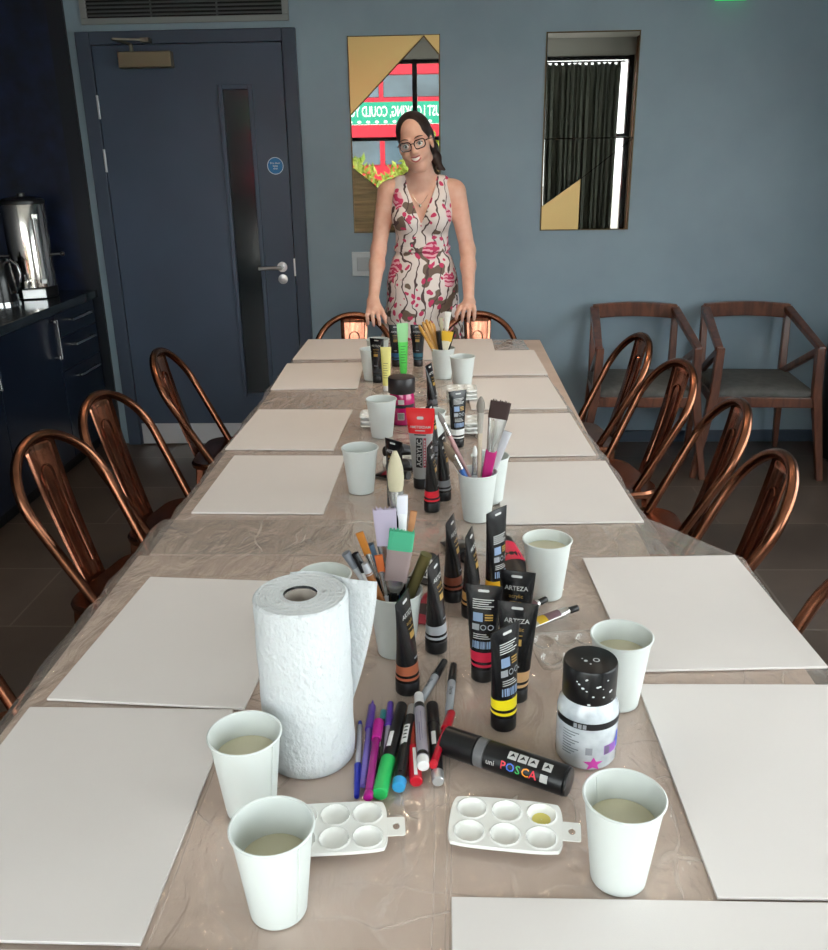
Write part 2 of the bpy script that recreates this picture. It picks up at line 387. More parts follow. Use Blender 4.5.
# grille above the door
vt = thing('air_vent', 'grey louvred air vent grille above the door', 'vent', (-1.26, WY, 2.135))
VG = mat('vent_grey', (130,134,134), .45)
f_ = MB()
for (a,b,c,d) in ((-.507,.507,0,.028),(-.507,.507,.262,.29),(-.507,-.475,.028,.262),(.475,.507,.028,.262)): f_.box(a,b,-.014,0,c,d)
f_.build('frame', VG, vt, smooth=0, bevel=.003)
MB().box(-.475,.475,-.004,-.001,.028,.262).build('backing', mat('vent_dark', (12,13,14), .8), vt, smooth=0)
sl = MB()
for i in range(13): sl.box(-.475,.475,-.012,-.004,.036+i*.0175,.043+i*.0175)
for x in (-.16,.16): sl.box(x-.004,x+.004,-.0125,-.004,.028,.262)
sl.build('louvre_slats', mat('vent_slat', (70,74,76), .5), vt, smooth=0)
# light switch
sw = thing('light_switch', 'white wall switch plate behind the standing person', 'switch', (-.435, WY, .985))
MB().box(-.06,.06,-.009,0,-.062,.062).build('plate', mat('switch_white', (196,206,212), .4), sw, smooth=0, bevel=.003)
MB().box(-.034,.034,-.013,-.008,-.036,.036).build('rocker', mat('switch_rocker', (170,180,186), .35), sw, smooth=0, bevel=.003)
# illuminated exit sign on the wall, only its lower edge is in view
ex = thing('exit_sign', 'green lit exit sign high on the wall right of the mirrors', 'sign', (1.262, WY, 2.178))
MB().box(-.16,.16,-.045,0,.006,.17).build('housing', mat('exit_housing', (170,178,172), .5), ex, smooth=0, bevel=.004)
MB().box(.004,.15,-.047,-.004,0,.165).build('lit_panel', mat('exit_green', (20,150,80), .4, emit=((30,190,100), 1.2)), ex, smooth=0)

# ------------------------------------------------------------------ mirrors
def mirror_mat(name, c, rough=.01, bump=None): return mat(name, c, rough, metal=1., bump=bump)
MIR = mirror_mat('tinted_mirror', (168,166,161)); GOLD = mirror_mat('gold_mirror', (186,162,112), .34, bump=(6,.05,.003)); BRZ = mat('bronze_mirror', (112,98,72), .3, metal=.8, bump=(60,.5,.004), stretch=(.15,1,2.2), var=(40,.35))  # bronze stripes are put into the colour in place of reflected slats
FRM = mat('mirror_edge', (96,84,62), .35, metal=.8)
def facet(par, pts, m, name='mirror_facet'):
    """one bevelled glass piece; pts in the mirror's own x,z"""
    cx = sum(p[0] for p in pts)/len(pts); cz = sum(p[1] for p in pts)/len(pts)
    inn = [(cx+(p[0]-cx)*.985, cz+(p[1]-cz)*.985) for p in pts]
    b = MB(); n = len(pts)
    b.loft([[(p[0],-.006,p[1]) for p in pts], [(p[0],-.012,p[1]) for p in inn]], cap0=False, cap1=True)
    return b.build(name, m, par, smooth=0)
def mir(x0, z0, label, pieces):
    t = thing('wall_mirror', label, 'mirror', (x0, WY, z0), group='faceted wall mirrors')
    MB().box(-.004,.446,-.006,0,-.004,.916).build('backing', FRM, t, smooth=0)
    for pts, m in pieces: facet(t, [(p[0]*.442, p[1]*.912) for p in pts], m)
    return t
mir(-.474, 1.147, 'left faceted mirror behind the standing person, reflecting a red bus', [
    ([(0,1),(0,.618),(.835,1)], GOLD),
    ([(.835,1),(1,1),(1,.91)], GOLD),
    ([(.835,1),(0,.618),(0,.345),(.26,.245),(.68,0),(1,0),(1,.91)], MIR),
    ([(0,.345),(0,0),(.68,0),(.26,.245)], BRZ)])
mir(.486, 1.147, 'right faceted mirror on the blank wall, reflecting a dark curtain', [
    ([(0,1),(0,.478),(1,.478),(1,1)], MIR),
    ([(0,.478),(0,.125),(.432,.27),(1,.478)], MIR),
    ([(0,.125),(0,0),(.432,0),(.432,.27)], GOLD),
    ([(.432,0),(1,0),(1,.478),(.432,.27)], MIR)])
# ------------------------------------------------------------------ kitchen run along the left wall
NAVY = mat('navy_cabinet', (14,24,42), .28, spec=.5, var=(3,.15))
STONE = mat('dark_worktop', (38,46,52), .12, spec=.6, var=(40,.2))
CHROME = mat('chrome', (215,215,215), .12, metal=1.)
# splashback and end trim on the back wall inside the niche
struct(MB().box(LX, -1.93, WY-.012, WY, .0, CZ).build('trim_2', mat('navy_plaster', (17,30,60), .42, var=(11,.55), bump=(16,.4,.004)), smooth=0))
struct(MB().box(-1.93, -1.848, WY-.016, WY, 0, CZ).build('trim_3', mat('navy_trim', (16,22,32), .5), smooth=0))
CF = -1.885
def cab(y0, y1, label, drawers):
    t = thing('base_cabinet', label, 'cabinet', (LX, y0, 0), group='navy base cabinets under the worktop')
    w_ = y1-y0; d = CF-LX-.02
    m = MB(); m.box(.004, d, .001, w_-.001, .10, .828); m.build('body', mat('navy_carcass', (12,20,34), .4), t, smooth=0)
    MB().box(.004, d-.06, .001, w_-.001, 0, .10).build('plinth', mat('plinth_black', (14,16,20), .5), t, smooth=0)
    if drawers:
        for z0, z1 in ((.705,.822),(.545,.699),(.107,.539)):
            dr = MB().box(d, d+.02, .003, w_-.003, z0, z1).build('drawer', NAVY, t, smooth=0, bevel=.0015)
            zc = z1-.046
            h = MB(); yc = w_/2+.02
            h.bar((d+.02,yc-.12,zc),(d+.047,yc-.12,zc), .012,.012); h.bar((d+.02,yc+.12,zc),(d+.047,yc+.12,zc), .012,.012); h.bar((d+.047,yc-.126,zc),(d+.047,yc+.126,zc), .012,.012)
            h.build('handle', CHROME, dr, smooth=0, bevel=.002)
    else:
        dr = MB().box(d, d+.02, .003, w_-.003, .107, .822).build('door', NAVY, t, smooth=0, bevel=.0015)
        h = MB(); yc = w_-.05
        h.bar((d+.02,yc,.80),(d+.047,yc,.80), .02,.014); h.bar((d+.02,yc,.625),(d+.047,yc,.625), .02,.014); h.bar((d+.047,yc,.618),(d+.047,yc,.807), .02,.012)
        h.build('handle', CHROME, dr, smooth=0, bevel=.002)
    return t
cab(4.12, 4.608, 'navy drawer cabinet with three bar handles by the door', True)
cab(3.51, 4.118, 'navy cupboard with upright chrome handle left of the drawers', False)
cab(2.90, 3.508, 'navy cupboard nearest the camera, mostly outside the left photo edge', False)
t = thing('worktop', 'dark polished stone worktop running over the navy cabinets', 'worktop', (LX, 2.75, .83))
MB().box(.002, -1.865-LX, 0, 1.885, 0, .04).build('slab', STONE, t, smooth=0, bevel=.004)
# tall catering urn
ur = thing('catering_urn', 'tall stainless steel water urn on the kitchen worktop', 'urn', (-2.09, 4.41, .87), rz=.35)
PSTEEL = mat('polished_steel', (205,200,194), .13, metal=1., bump=(3,.02,.01))
m = MB(); m.lathe([(.102,.055),(.102,.45),(.099,.458)], n=40); m.build('tank', PSTEEL, ur)
MB().lathe([(.105,.452),(.105,.466),(.098,.474),(.05,.484),(.02,.487),(.02,.502),(.001,.505)], n=40).build('lid', mat('urn_lid', (30,30,32), .3), ur)
m = MB(); m.lathe([(.098,.0),(.106,.006),(.106,.052),(.101,.056)], n=40); m.build('base', mat('urn_base_black', (18,18,20), .35), ur)
MB().box(-.055,.055,-.118,-.09,.004,.05).build('control_panel', STEEL, ur, smooth=0, bevel=.003)
sgm = MB(); sgm.tube([(.055,-.104,.09),(.055,-.104,.39)], .009); sgm.box(.043,.067,-.11,-.08,.385,.405); sgm.box(.043,.067,-.11,-.08,.075,.095); sgm.build('sight_gauge', mat('gauge_bright', (225,228,230), .15, metal=.6), ur)
tp = MB(); tp.tube([(-.03,-.09,.085),(-.03,-.15,.085),(-.03,-.157,.06)], .011); tp.tube([(-.03,-.135,.09),(-.03,-.135,.125)], .006); tp.build('tap', CHROME, ur)
for s in (-1, 1):
    h = MB(); h.tube([(s*.10,.0,.205),(s*.145,0,.205)], .006); h.ball((s*.15,0,.205), .012); h.build('side_handle', mat('urn_knob', (40,38,38), .3), ur)
# kettle jug in front of it
ke = thing('kettle', 'black kettle with bright curved handle at left photo edge', 'kettle', (-2.165, 4.19, .87), rz=-.25)
MB().lathe([(.075,.0),(.082,.01),(.078,.10),(.066,.185),(.058,.20)], n=32).build('body', mat('kettle_black', (14,14,16), .22), ke)
MB().lathe([(.060,.198),(.058,.21),(.02,.22),(.014,.238),(.001,.24)], n=28).build('lid', MATS['kettle_black'], ke)
MB().lathe([(.088,-.0),(.088,.012),(.076,.014)], n=32).build('base_ring', CHROME, ke)
hh = MB(); hh.tube([(.060,0,.195),(.09,0,.205),(.125,0,.185),(.135,0,.14),(.125,0,.085),(.10,0,.055),(.078,0,.055)], .008); hh.build('handle', CHROME, ke)
hh = MB(); hh.tube([(-.06,0,.13),(-.095,0,.165),(-.108,0,.178)], [.022,.015,.012]); hh.build('spout', MATS['kettle_black'], ke)

# ------------------------------------------------------------------ behind the photographer: curtain, timber post, street
def curtain(x0, x1, y, z0, z1, label, n=15):
    t = thing('curtain', label, 'curtain', ((x0+x1)/2, y, 0))
    w_ = x1-x0; m = MB(); rows = []
    NX = 160
    for z, amp, sq in ((z1,.012,1.),(z1-.06,.016,1.),(z1-.16,.03,1.),(z1-.22,.022,.99),(1.4,.045,.98),(.8,.05,.97),(z0,.05,.97)):
        rows.append([((-w_/2+w_*i/NX)*sq + .012*sin(i*.9), amp*sin(2*PI*n*i/NX + .8*sin(i*.11)), z + (.014*sin(i*.5) if z == z1 else 0)) for i in range(NX+1)])
    vs = [p for r in rows for p in r]
    fs = [(a*(NX+1)+i, a*(NX+1)+i+1, (a+1)*(NX+1)+i+1, (a+1)*(NX+1)+i) for a in range(len(rows)-1) for i in range(NX)]
    m.add(vs, fs)
    o = m.build('cloth', mat('curtain_cloth', (104,108,98), .9, sheen=.2), t, smooth=80)
    sdm = o.modifiers.new('Solidify', 'SOLIDIFY'); sdm.thickness = .004
    r = MB(); r.tube([(-w_/2-.1,0,z1+.015),(w_/2+.04,0,z1+.015)], .009); r.build('rail', DFRAME, t)
    return t
curtain(1.13, 1.975, FY+.09, .03, 2.47, 'dark grey curtain seen in the right wall mirror')
tb = thing('timber_post', 'brown timber post seen at the right mirror edge', 'post', (2.235, FY+.03, 0))
MB().box(-.10,.10,0,.10,0,CZ).build('post', wood('post_wood', (150,98,62), (112,70,44), .5, (1,1,.08), 14), tb, smooth=0, bevel=.004)
# ground outside, bus, planting
struct(MB().box(-30, 30, -40, FY-.1, -.16, -.05).build('ground', mat('paving', (190,187,180), .85, var=(2,.2)), smooth=0))
bus = thing('double_decker_bus', 'red double decker bus with green banner, reflected in the left mirror', 'bus', (-1.4, -14.0, -.05))
BRED = mat('bus_red', (196,30,52), .4); BGRN = mat('banner_green', (28,150,120), .5); BGL = mat('bus_window', (96,116,130), .12, spec=.8, var=(.9,.5)); BWH = mat('banner_white', (245,248,245), .5)
m = MB(); m.box(-5.0,3.2,-2.5,0,.38,1.36); m.box(-5.0,3.2,-2.5,0,2.05,2.34); m.box(-5,3.2,-2.5,0,2.86,2.95); m.box(-5,3.2,-2.5,0,3.48,3.74); m.box(-4.9,3.1,-2.4,-.1,3.74,3.88)
m.box(-5,3.2,-2.5,-.06,1.36,2.05); m.box(-5,3.2,-2.5,-.06,2.95,3.48)
for x in (-4.9,-3.3,-1.75,-.2,1.35,3.1): m.box(x-.06,x+.06,-.06,0,1.36,2.05); m.box(x-.05,x+.05,-.06,0,2.95,3.48)
m.build('body', BRED, bus, smooth=0)
for z0, z1 in ((1.40,2.03),(2.97,3.46)):
    xs = (-4.9,-3.3,-1.75,-.2,1.35,3.1)
    for a, b in zip(xs, xs[1:]): MB().box(a+.06,b-.06,-.058,-.02,z0,z1).build('window', BGL, bus, smooth=0)
bn = MB().box(-4.8,3.0,.0,.012,2.345,2.855).build('banner', BGRN, bus, smooth=0)
g = text_geo('JUST LOOKING, COULD YOU', .30, 'LEFT', .012)
wt = max(x for x, y in g[0]); sc_ = 2.45/wt
tx = MB(); tx.add([(1.32-x*sc_, .016, 2.525+y*1.15) for x, y in g[0]], g[1])
for k in range(14): tx.ball((1.0-k*.22, .014, 2.40), (.05,.004,.035), 8, 4)
tx.build('banner_lettering', BWH, bn, smooth=0)
for x in (-3.4, 2.2):
    k = MB(); k.M = Matrix.Translation((x, .0, .48)) @ Matrix.Rotation(PI/2, 4, 'X'); k.lathe([(.48,-.02),(.48,.25),(.2,.26)], n=28); k.build('wheel', mat('tyre', (25,25,26), .7), bus)
LEAF = mat('leaf', (120,150,52), .55, var=(6,.5), c2=(190,190,90)); TRUNK = mat('stem_brown', (80,64,46), .8)
for bi, (bx, by, bz, br, lb) in enumerate(((-1.45,-4.2,1.10,.50,'leafy bush outside the window, low left in the left mirror'),(-.60,-5.6,1.05,.48,'leafy bush outside the window, behind the person in the mirror'),(.12,-4.0,1.45,.50,'tall leafy bush at right edge of the left mirror'))):
    b_ = thing('garden_bush', lb, 'bush', (bx, by, -.05), group='bushes outside the window')
    lm = MB()
    for k in range(620):
        d = Vector((random.gauss(0,1), random.gauss(0,1), random.gauss(0,1))).normalized()*br*random.uniform(.55,1.05)
        p = Vector((0,0,bz)) + Vector((d.x,d.y*.8,d.z*(1.0 if d.z > 0 else 1.3)))
        if p.z < .1: continue
        e = Euler((random.uniform(0,6.3), random.uniform(0,6.3), random.uniform(0,6.3))).to_matrix(); s = random.uniform(.05,.10)
        lm.add([p+e@Vector(q) for q in ((-s,0,0),(0,-s*.4,.01),(s,0,0),(0,s*.4,.01))], [(0,1,2,3)])
    lm.build('foliage', LEAF, b_, smooth=0)
    sm = MB()
    for k in range(5): sm.tube([(0,0,0),(random.uniform(-.1,.1),random.uniform(-.1,.1),.4),(random.uniform(-.3,.3),random.uniform(-.2,.2),bz)], [.02,.015,.006], 6)
    sm.build('stems', TRUNK, b_)

sn_ = bpy.data.lights.new('sun', 'SUN'); sn_.energy = SUN; sn_.angle = .03; sn_.color = (1,.95,.88)
so = bpy.data.objects.new('sun', sn_); C.objects.link(so); so.rotation_euler = Vector((-.35,.62,.70)).to_track_quat('Z','Y').to_euler()
# ------------------------------------------------------------------ ceiling downlights
WARM = (1.0, .76, .53)
def spot(name, x, y, power, col=WARM, size=2.3, lb=''):
    t = thing('downlight', lb, 'ceiling light', (x, y, CZ), group='ceiling downlights')
    m = MB(); m.lathe([(.055,-.001),(.055,-.008),(.042,-.008),(.038,-.001)], n=28, cap0=False, cap1=False); m.build('trim_ring', mat('downlight_ring', (200,196,188), .4), t)
    MB().lathe([(.040,-.003),(.0005,-.003)], n=28, cap0=False, cap1=False).build('lamp', mat('lamp_glow', (255,236,205), .5, emit=((255,226,185), 6.)), t)
    l = bpy.data.lights.new('downlight_lamp', 'SPOT'); l.energy = power; l.color = col; l.spot_size = size; l.spot_blend = 1.; l.shadow_soft_size = .05
    o = bpy.data.objects.new('downlight_lamp', l); C.objects.link(o); o.parent = t; o.location = (0,0,-.02)
for x, y, pw, lb in LAMPS: spot('downlight', x, y, pw, lb=lb)
# ------------------------------------------------------------------ metal cafe chairs (origin: floor under the back edge of the seat, facing local +Y)
COP = mat('copper_metal', (150,98,74), .25, metal=1., var=(14,.25), bump=(40,.05,.001))
SPL = wood('copper_sheet', (162,108,84), (124,76,58), .13, (1,1,.1), 60, 0.); SPL.node_tree.nodes['Principled BSDF'].inputs['Metallic'].default_value = .9
LEAN = .53
def bk(x, z, off=0.): return (x, -LEAN*(z-.45)+off, z)
def sk(x, z, off=0.):     # the splat stands more upright than the hoop and is slightly bowed
    q = (z-.45)/.384; return (x, -.098-.1055*(1.28*q-.28*q*q)+off, z)
def make_chair(label, group):
    t = thing('cafe_chair', label, 'chair', (0,0,0), group=group)
    # seat: pressed sheet with a rounded rim
    prof = [(.330,.428),(.352,.432),(.356,.446),(.346,.454),(.318,.452),(.20,.446),(.05,.444)]
    rings = [[(p[0], p[1]+.092, z) for p in rrect(w_, w_, min(.07, w_*.3), 5)] for w_, z in prof]
    MB().loft(rings, True, True, True).build('seat', COP, t, smooth=40)
    b, w_, zs, zt = .142, .170, .690, .841
    pts = [bk(b+(w_-b)*k/8, .45+(zs-.45)*k/8) for k in range(9)]
    pts += [bk(w_*cos(PI*k/22), zs+(zt-zs)*sin(PI*k/22)) for k in range(1,22)]
    pts += [bk(-p[0], p[2]) for p in pts[8::-1]]
    MB().tube(pts, .0135, 12).build('back_hoop', COP, t)
    # splat: slightly dished sheet, tapering downwards, with a pressed rib
    rows = []
    for k in range(15):
        z = .418+(.834-.418)*k/14; hw = .046+.017*(k/14)
        rows.append([sk(hw*q, z, -.006*(1-q*q)+.002) for q in (-1,-.6,-.2,.2,.6,1)])
    m = MB(); n = 6
    m.add([p for r in rows for p in r], [(a*n+i, a*n+i+1, (a+1)*n+i+1, (a+1)*n+i) for a in range(14) for i in range(5)])
    sp = m.build('back_splat', SPL, t, smooth=60)
    s = sp.modifiers.new('Solidify', 'SOLIDIFY'); s.thickness = .003
    rp = [sk(-.022+.0*k, .49+.255*k/6, .0025) for k in range(7)] + [sk(-.022*cos(PI*k/6), .745+.022*sin(PI*k/6), .0025) for k in range(1,6)] + [sk(.022, .745-.255*k/6, .0025) for k in range(7)]
    MB().tube(rp, .0028, 6).build('pressed_rib', SPL, sp)
    for sx, y0, y1 in ((-1,-.045,-.075),(1,-.045,-.075),(-1,.24,.30),(1,.24,.30)):
        m = MB(); m.bar((sx*.135,y0,.44),(sx*.185,y1,.004), .046,.03, .024,.018, up=(0,1,0)); m.build('leg', COP, t, smooth=0, bevel=.004)
    m = MB(); m.tube([(-.17,-.085,.27),(0,.085,.30),(.17,.265,.27)], .007, 8); m.tube([(.17,-.085,.27),(0,.085,.312),(-.17,.265,.27)], .007, 8); m.build('cross_brace', COP, t)
    return t
R = math.radians
CH = [(-.865,2.074,-100.6,'copper metal cafe chair nearest the camera of three whole chairs on the left'),
 (-.863,2.491,-100.4,'copper metal cafe chair second along the left side, in front of the drawers'),
 (-.874,3.165,-89.3,'copper metal cafe chair on the left, farthest, standing before the grey door'),
 (-.865,1.31,-92,'copper metal cafe chair at far left photo edge, only a seat corner visible'),
 (.563,3.351,99.0,'copper metal cafe chair on the right side nearest the back wall'),
 (.602,2.873,101.8,'copper metal cafe chair on the right, second from the back wall'),
 (.628,2.402,89.2,'copper metal cafe chair on the right, third from the back wall'),
 (.580,1.939,87.4,'copper metal cafe chair on the right by the corner of the near table'),
 (.575,1.335,90,'copper metal cafe chair cut off by the right photo edge'),
 (-.420,3.735,180,'copper metal cafe chair at far table end under the left hand in the photo'),
 (.140,3.735,180,'copper metal cafe chair at far table end under the hand wearing a red band')]
c0 = None
for x, y, a, lb in CH:
    if c0 is None: c0 = make_chair(lb, 'copper cafe chairs round the long table'); c0.location = (x,y,0); c0.rotation_euler = (0,0,R(a))
    else: copy_tree(c0, (x,y,0), R(a), lb)

# ------------------------------------------------------------------ wooden armchairs by the back wall (local: facing -Y, origin on the floor at centre)
WAL = wood('walnut', (112,66,46), (74,40,27), .32, (1,1,.25), 28, .3)
GREYF = mat('grey_upholstery', (92,92,90), .9, bump=(500,.3,.001), var=(30,.15))
def make_arm(label):
    t = thing('armchair', label, 'armchair', (0,0,0), group='wooden armchairs against the back wall')
    s = MB()
    rows = [rrect(.44,.44,.03), rrect(.46,.46,.035), rrect(.46,.46,.035), rrect(.44,.44,.04), rrect(.30,.30,.05)]
    s.loft([[(p[0], p[1]+.02, z) for p in r] for r, z in zip(rows, (.395,.405,.43,.442,.450))])
    s.build('seat_cushion', GREYF, t, smooth=50)
    f = MB(); yf_, yb = -.205, .245
    f.bar((-.235,yf_,.385),(.235,yf_,.385), .03,.05); f.bar((-.21,yb,.385),(.21,yb,.385), .03,.05)
    for sx in (-1,1): f.bar((sx*.232,yf_,.385),(sx*.208,yb,.385), .03,.05)
    f.build('seat_rail', WAL, t, smooth=0, bevel=.004)
    # curved back rail
    rr_ = MB(); N_ = 10; ring = []
    for k in range(N_+1):
        u = -1+2*k/N_; x = u*.215; y = .285+.02*(1-u*u); z = .738+.010*(1-u*u)
        ring.append([(x,y-.016,z-.037),(x,y+.016,z-.037),(x,y+.012,z+.037),(x,y-.020,z+.037)])
    rr_.loft(ring); rr_.build('back_rail', WAL, t, smooth=0, bevel=.005)
    for sx in (-1,1):
        a = (sx*.222,.285,.768); e = (sx*.222,-.215,.632)
        b_ = MB(); b_.bar((sx*.205,.29,.752),(sx*.232,-.215,.640), .045,.030, .036,.028); b_.build('armrest', WAL, t, smooth=0, bevel=.006)
        g = MB(); g.bar((sx*.225,-.205,.648),(sx*.236,-.210,.40), .036,.045, .042,.045, up=(0,1,0)); g.bar((sx*.236,-.210,.42),(sx*.300,-.225,.0), .042,.045, .030,.032, up=(0,1,0)); g.build('front_leg', WAL, t, smooth=0, bevel=.004)
        k = MB(); k.bar((sx*.208,.285,.755),(sx*.205,.25,.40), .030,.036, .036,.04, up=(0,1,0)); k.bar((sx*.205,.25,.42),(sx*.235,.30,.0), .036,.04, .026,.03, up=(0,1,0)); k.build('rear_leg', WAL, t, smooth=0, bevel=.004)
        d_ = MB(); d_.bar((sx*.205,.245,.43),(sx*.226,-.19,.632), .024,.034); d_.build('diagonal_strut', WAL, t, smooth=0, bevel=.004)
    return t
a0 = make_arm('wooden armchair with grey seat at the right, legs clear of other chairs'); a0.location = (1.527,4.275,0); a0.rotation_euler = (0,0,R(-4))
copy_tree(a0, (.962,4.285,0), R(-3), 'wooden armchair with grey seat half hidden behind the copper chairs')
# black bin at the right edge
bn_ = thing('waste_bin', 'tall black bin beside the right wooden armchair at photo edge', 'bin', (2.06,4.35,0))
MB().lathe([(.10,0),(.13,.02),(.15,.56),(.148,.57)], n=28).build('body', mat('bin_black', (14,15,17), .35), bn_)
MB().lathe([(.155,.565),(.155,.585),(.12,.63),(.001,.645)], n=28).build('lid', MATS['bin_black'], bn_)
MB().box(-.06,.06,-.165,-.12,.01,.03).build('pedal', CHROME, bn_, smooth=0, bevel=.004)

# ------------------------------------------------------------------ tables, plastic sheets, boards
TOPM = wood('pale_table_laminate', (201,181,169), (190,169,156), .45, (.2,1,1), 12, 0.)
LEGM = mat('table_leg_metal', (40,40,42), .4, metal=.6)
def table(name, label, x0, x1, y0, y1):
    t = thing('long_table', label, 'table', ((x0+x1)/2,(y0+y1)/2,0), group='tables pushed end to end')
    w_, d = x1-x0, y1-y0
    MB().box(-w_/2,w_/2,-d/2,d/2,.716,.7475).build('tabletop', TOPM, t, smooth=0, bevel=.003)
    for sy in (-1,1):
        yy = sy*(d/2-.22)
        m = MB(); m.box(-.035,.035,yy-.035,yy+.035,.02,.70); m.box(-.09,.09,yy-.09,yy+.09,.70,.716); m.box(-.28,.28,yy-.04,yy+.04,0,.022); m.box(-.04,.04,yy-.22 if sy>0 else yy-.18,yy+.18 if sy>0 else yy+.22,0,.022)
        m.build('pedestal_leg', LEGM, t, smooth=0, bevel=.003)
    return t
table('t', 'long pale table nearest the camera under clear plastic sheet', -.635, .560, .27, 1.60)
table('t', 'long pale table at the far end under clear plastic sheet', -.615, .41, 1.606, 3.80)
FILM = glass_mat('clear_plastic_film', (250,248,246), .11, 2.0, .18, (226,214,204), bump=(16,.9,.012,(1,.45,1)), crease=(-.008,.006,.011,-.30,.31))
from mathutils import noise as NZ
def sheet(label, x0, x1, y0, y1, fl, fr_, fe, far_x1=None, cut=0.):
    """clear sheet: lies on the top, rounds over both long edges and hangs down in soft folds"""
    t = thing('plastic_sheet', label, 'plastic sheet', (0,0,.7482))
    m = MB(); NY = int((y1-y0)/.018); S_ = []
    W_ = x1-x0
    us = [-fl+fl*i/9 for i in range(9)] + [W_*i/70 for i in range(71)] + [W_+fr_*i/9 for i in range(1,10)]
    for j in range(NY+1):
        y = y0+(y1-y0)*j/NY
        xe = x1 if far_x1 is None else x1+(far_x1-x1)*(j/NY)
        if cut and y > y1-cut: xe -= (y-(y1-cut))*.705
        row = []
        for u in us:
            q = NZ.noise((u*5, y*4, 3.1)); q2 = NZ.noise((u*16+5*q, y*9, 7.7)); q3 = NZ.noise((u*2, y*13, 1.7))
            if 0 <= u <= W_:
                x = x0+(xe-x0)*u/W_; e = min(u, W_-u); k = max(0, 1-e/.10)
                z = .0010+.0009*q+.0006*q2 + sum(.0016*math.exp(-((u-c_)/.0035)**2) for c_ in (.31,.605,.625,.92)) + sum(.0014*math.exp(-((y-c_)/.010)**2) for c_ in (.79,1.02,1.33,2.1,2.6,3.05)) + k*(.003*abs(q2)+.002*abs(q3))
            else:
                d = -u if u < 0 else u-W_; s = -1 if u < 0 else 1
                r_ = .022; a = min(d/r_, PI/2*.93)
                ox = r_*sin(a); oz = -r_*(1-cos(a))
                if d > r_*PI/2*.93:
                    ex_ = d-r_*PI/2*.93; ox += ex_*.13; oz -= ex_*.98
                fold = (q3*.022+q*.014)*min(1, d/.05)
                x = (x0 if s < 0 else xe)+s*(ox+fold+.001); z = .0012+oz+.004*abs(q2)*max(0,1-d/.03)
            row.append((x, y, z))
        S_.append(row)
    n = len(us); fs = [(j*n+i, j*n+i+1, (j+1)*n+i+1, (j+1)*n+i) for j in range(NY) for i in range(n-1)]
    m.add([p for r in S_ for p in r], fs)
    m.build('film', FILM, t, smooth=180)
    return t
sheet('crinkled clear plastic sheet over the far table', -.615, .44, 1.60, 3.81, .10, .05, 0, far_x1=.325)
sheet('crinkled clear plastic sheet over the near table, hanging over its left side', -.638, .574, .26, 1.78, .22, .16, 0, cut=.18)
CANV = mat('primed_canvas', (223,217,214), .75, bump=(900,.25,.0006), var=(5,.015))
def board(label, x, y, a, w_=.304, d=.403, z=.7506, rx=0.):
    t = thing('canvas_board', label, 'canvas board', (x, y, z), group='blank canvas boards', rot=(rx,0,a))
    MB().box(0,w_,0,d,0,.0042).build('panel', CANV, t, smooth=0, bevel=.0008)
    return t
board('blank canvas board at the far left corner of the table', -.617,3.412,-.005)
board('blank canvas board second from the far end on the left', -.615,2.933,.03)
board('blank canvas board on the left beside the cup and stacked palettes', -.616,2.271,-.03)
board('blank canvas board on the left just beyond the seam between the tables', -.583,1.812,-.015)
board('blank canvas board on the left next to the paper towel roll', -.600,1.086,-.067)
board('blank canvas board on the near left, beside two water cups', -.619,.662,-.007)
board('blank canvas board cut off by the bottom left photo edge', -.475,.247,0, .403,.404)
board('blank canvas board at the far right, partly under another board', -.105,3.39,0)
board('blank canvas board at far right lapping onto the board behind it', .067,3.122,.03, rx=.010)
board('blank canvas board on the right, level with the far right cup', .078,2.664,.038)
board('blank canvas board on the right behind the wide flat brush', .094,2.20,.038)
board('blank canvas board on the right just beyond the table seam', .126,1.748,.037)
board('blank canvas board on the right behind the white paint bottle', .288,1.172,.047)
board('blank canvas board on the near right beside the white bottle and cup', .290,.732,.006)
board('blank canvas board cut off by the bottom right photo edge', .004,.323,0, .430,.404)
# ------------------------------------------------------------------ small things on the table
TZ = .7506
PAPER = mat('white_paper_cup', (207,212,209), .55, bump=(400,.05,.0004))
WATER = mat('cloudy_water', (205,198,170), .04, spec=.6)
def cup(label, x, y, water=None, seam=False, rz=0, z=TZ, h=.108, name='paper_cup'):
    t = thing(name, label, 'cup', (x,y,z), rz, 'white paper cups')
    r0, r1 = .0305, .0425; m = MB()
    ri = lambda q: r0+(r1-r0)*q/h
    prof = [(.0005,.004),(r0-.002,.004),(r0-.0015,.0),(r0,.0)] + [(ri(h*k/6), h*k/6) for k in range(1,7)]
    prof += [(r1+.0022,h+.0002),(r1+.0026,h+.0018),(r1+.001,h+.0032),(r1-.0008,h+.002)]
    prof += [(ri(h*k/6)-.0009, h*k/6) for k in range(6,0,-1)] + [(r0-.001,.0065),(.0005,.0065)]
    m.lathe(prof, n=40, cap0=False, cap1=False)
    if seam:
        m.bar((r0*.999,.0,.002),(r1*.999,.0,h-.001), .0012,.0035, up=(1,0,0))
    m.build('cup_wall', PAPER, t, smooth=40)
    if water:
        MB().lathe([(ri(water)-.0012,water),(.0003,water)], n=40, cap0=False, cap1=False).build('water', WATER, t)
    return t
cup('white paper cup of cloudy water nearest the camera on the right', .190,.764,.074,True,2.2)
cup('white paper cup of cloudy water nearest the camera on the left', -.182,.713,.066,True,-.7)
cup('white paper cup of cloudy water between the near left cup and the paper towel roll', -.244,.866,.078,True,-.5)
cup('white paper cup directly behind the black-lidded white paint bottle', .250,1.098,.080)
cup('white paper cup right of the black tubes, behind the small metal tubes', .180,1.43,.090)
cup('white paper cup mostly hidden behind the paper towel roll', -.203,1.29,.085)
CUPS = {}
CUPS['near'] = cup('white paper cup crammed with brushes beside the paper towel roll', -.083,1.235)
CUPS['mid'] = cup('white paper cup holding the wide dark-bristled flat brush', .067,1.788)
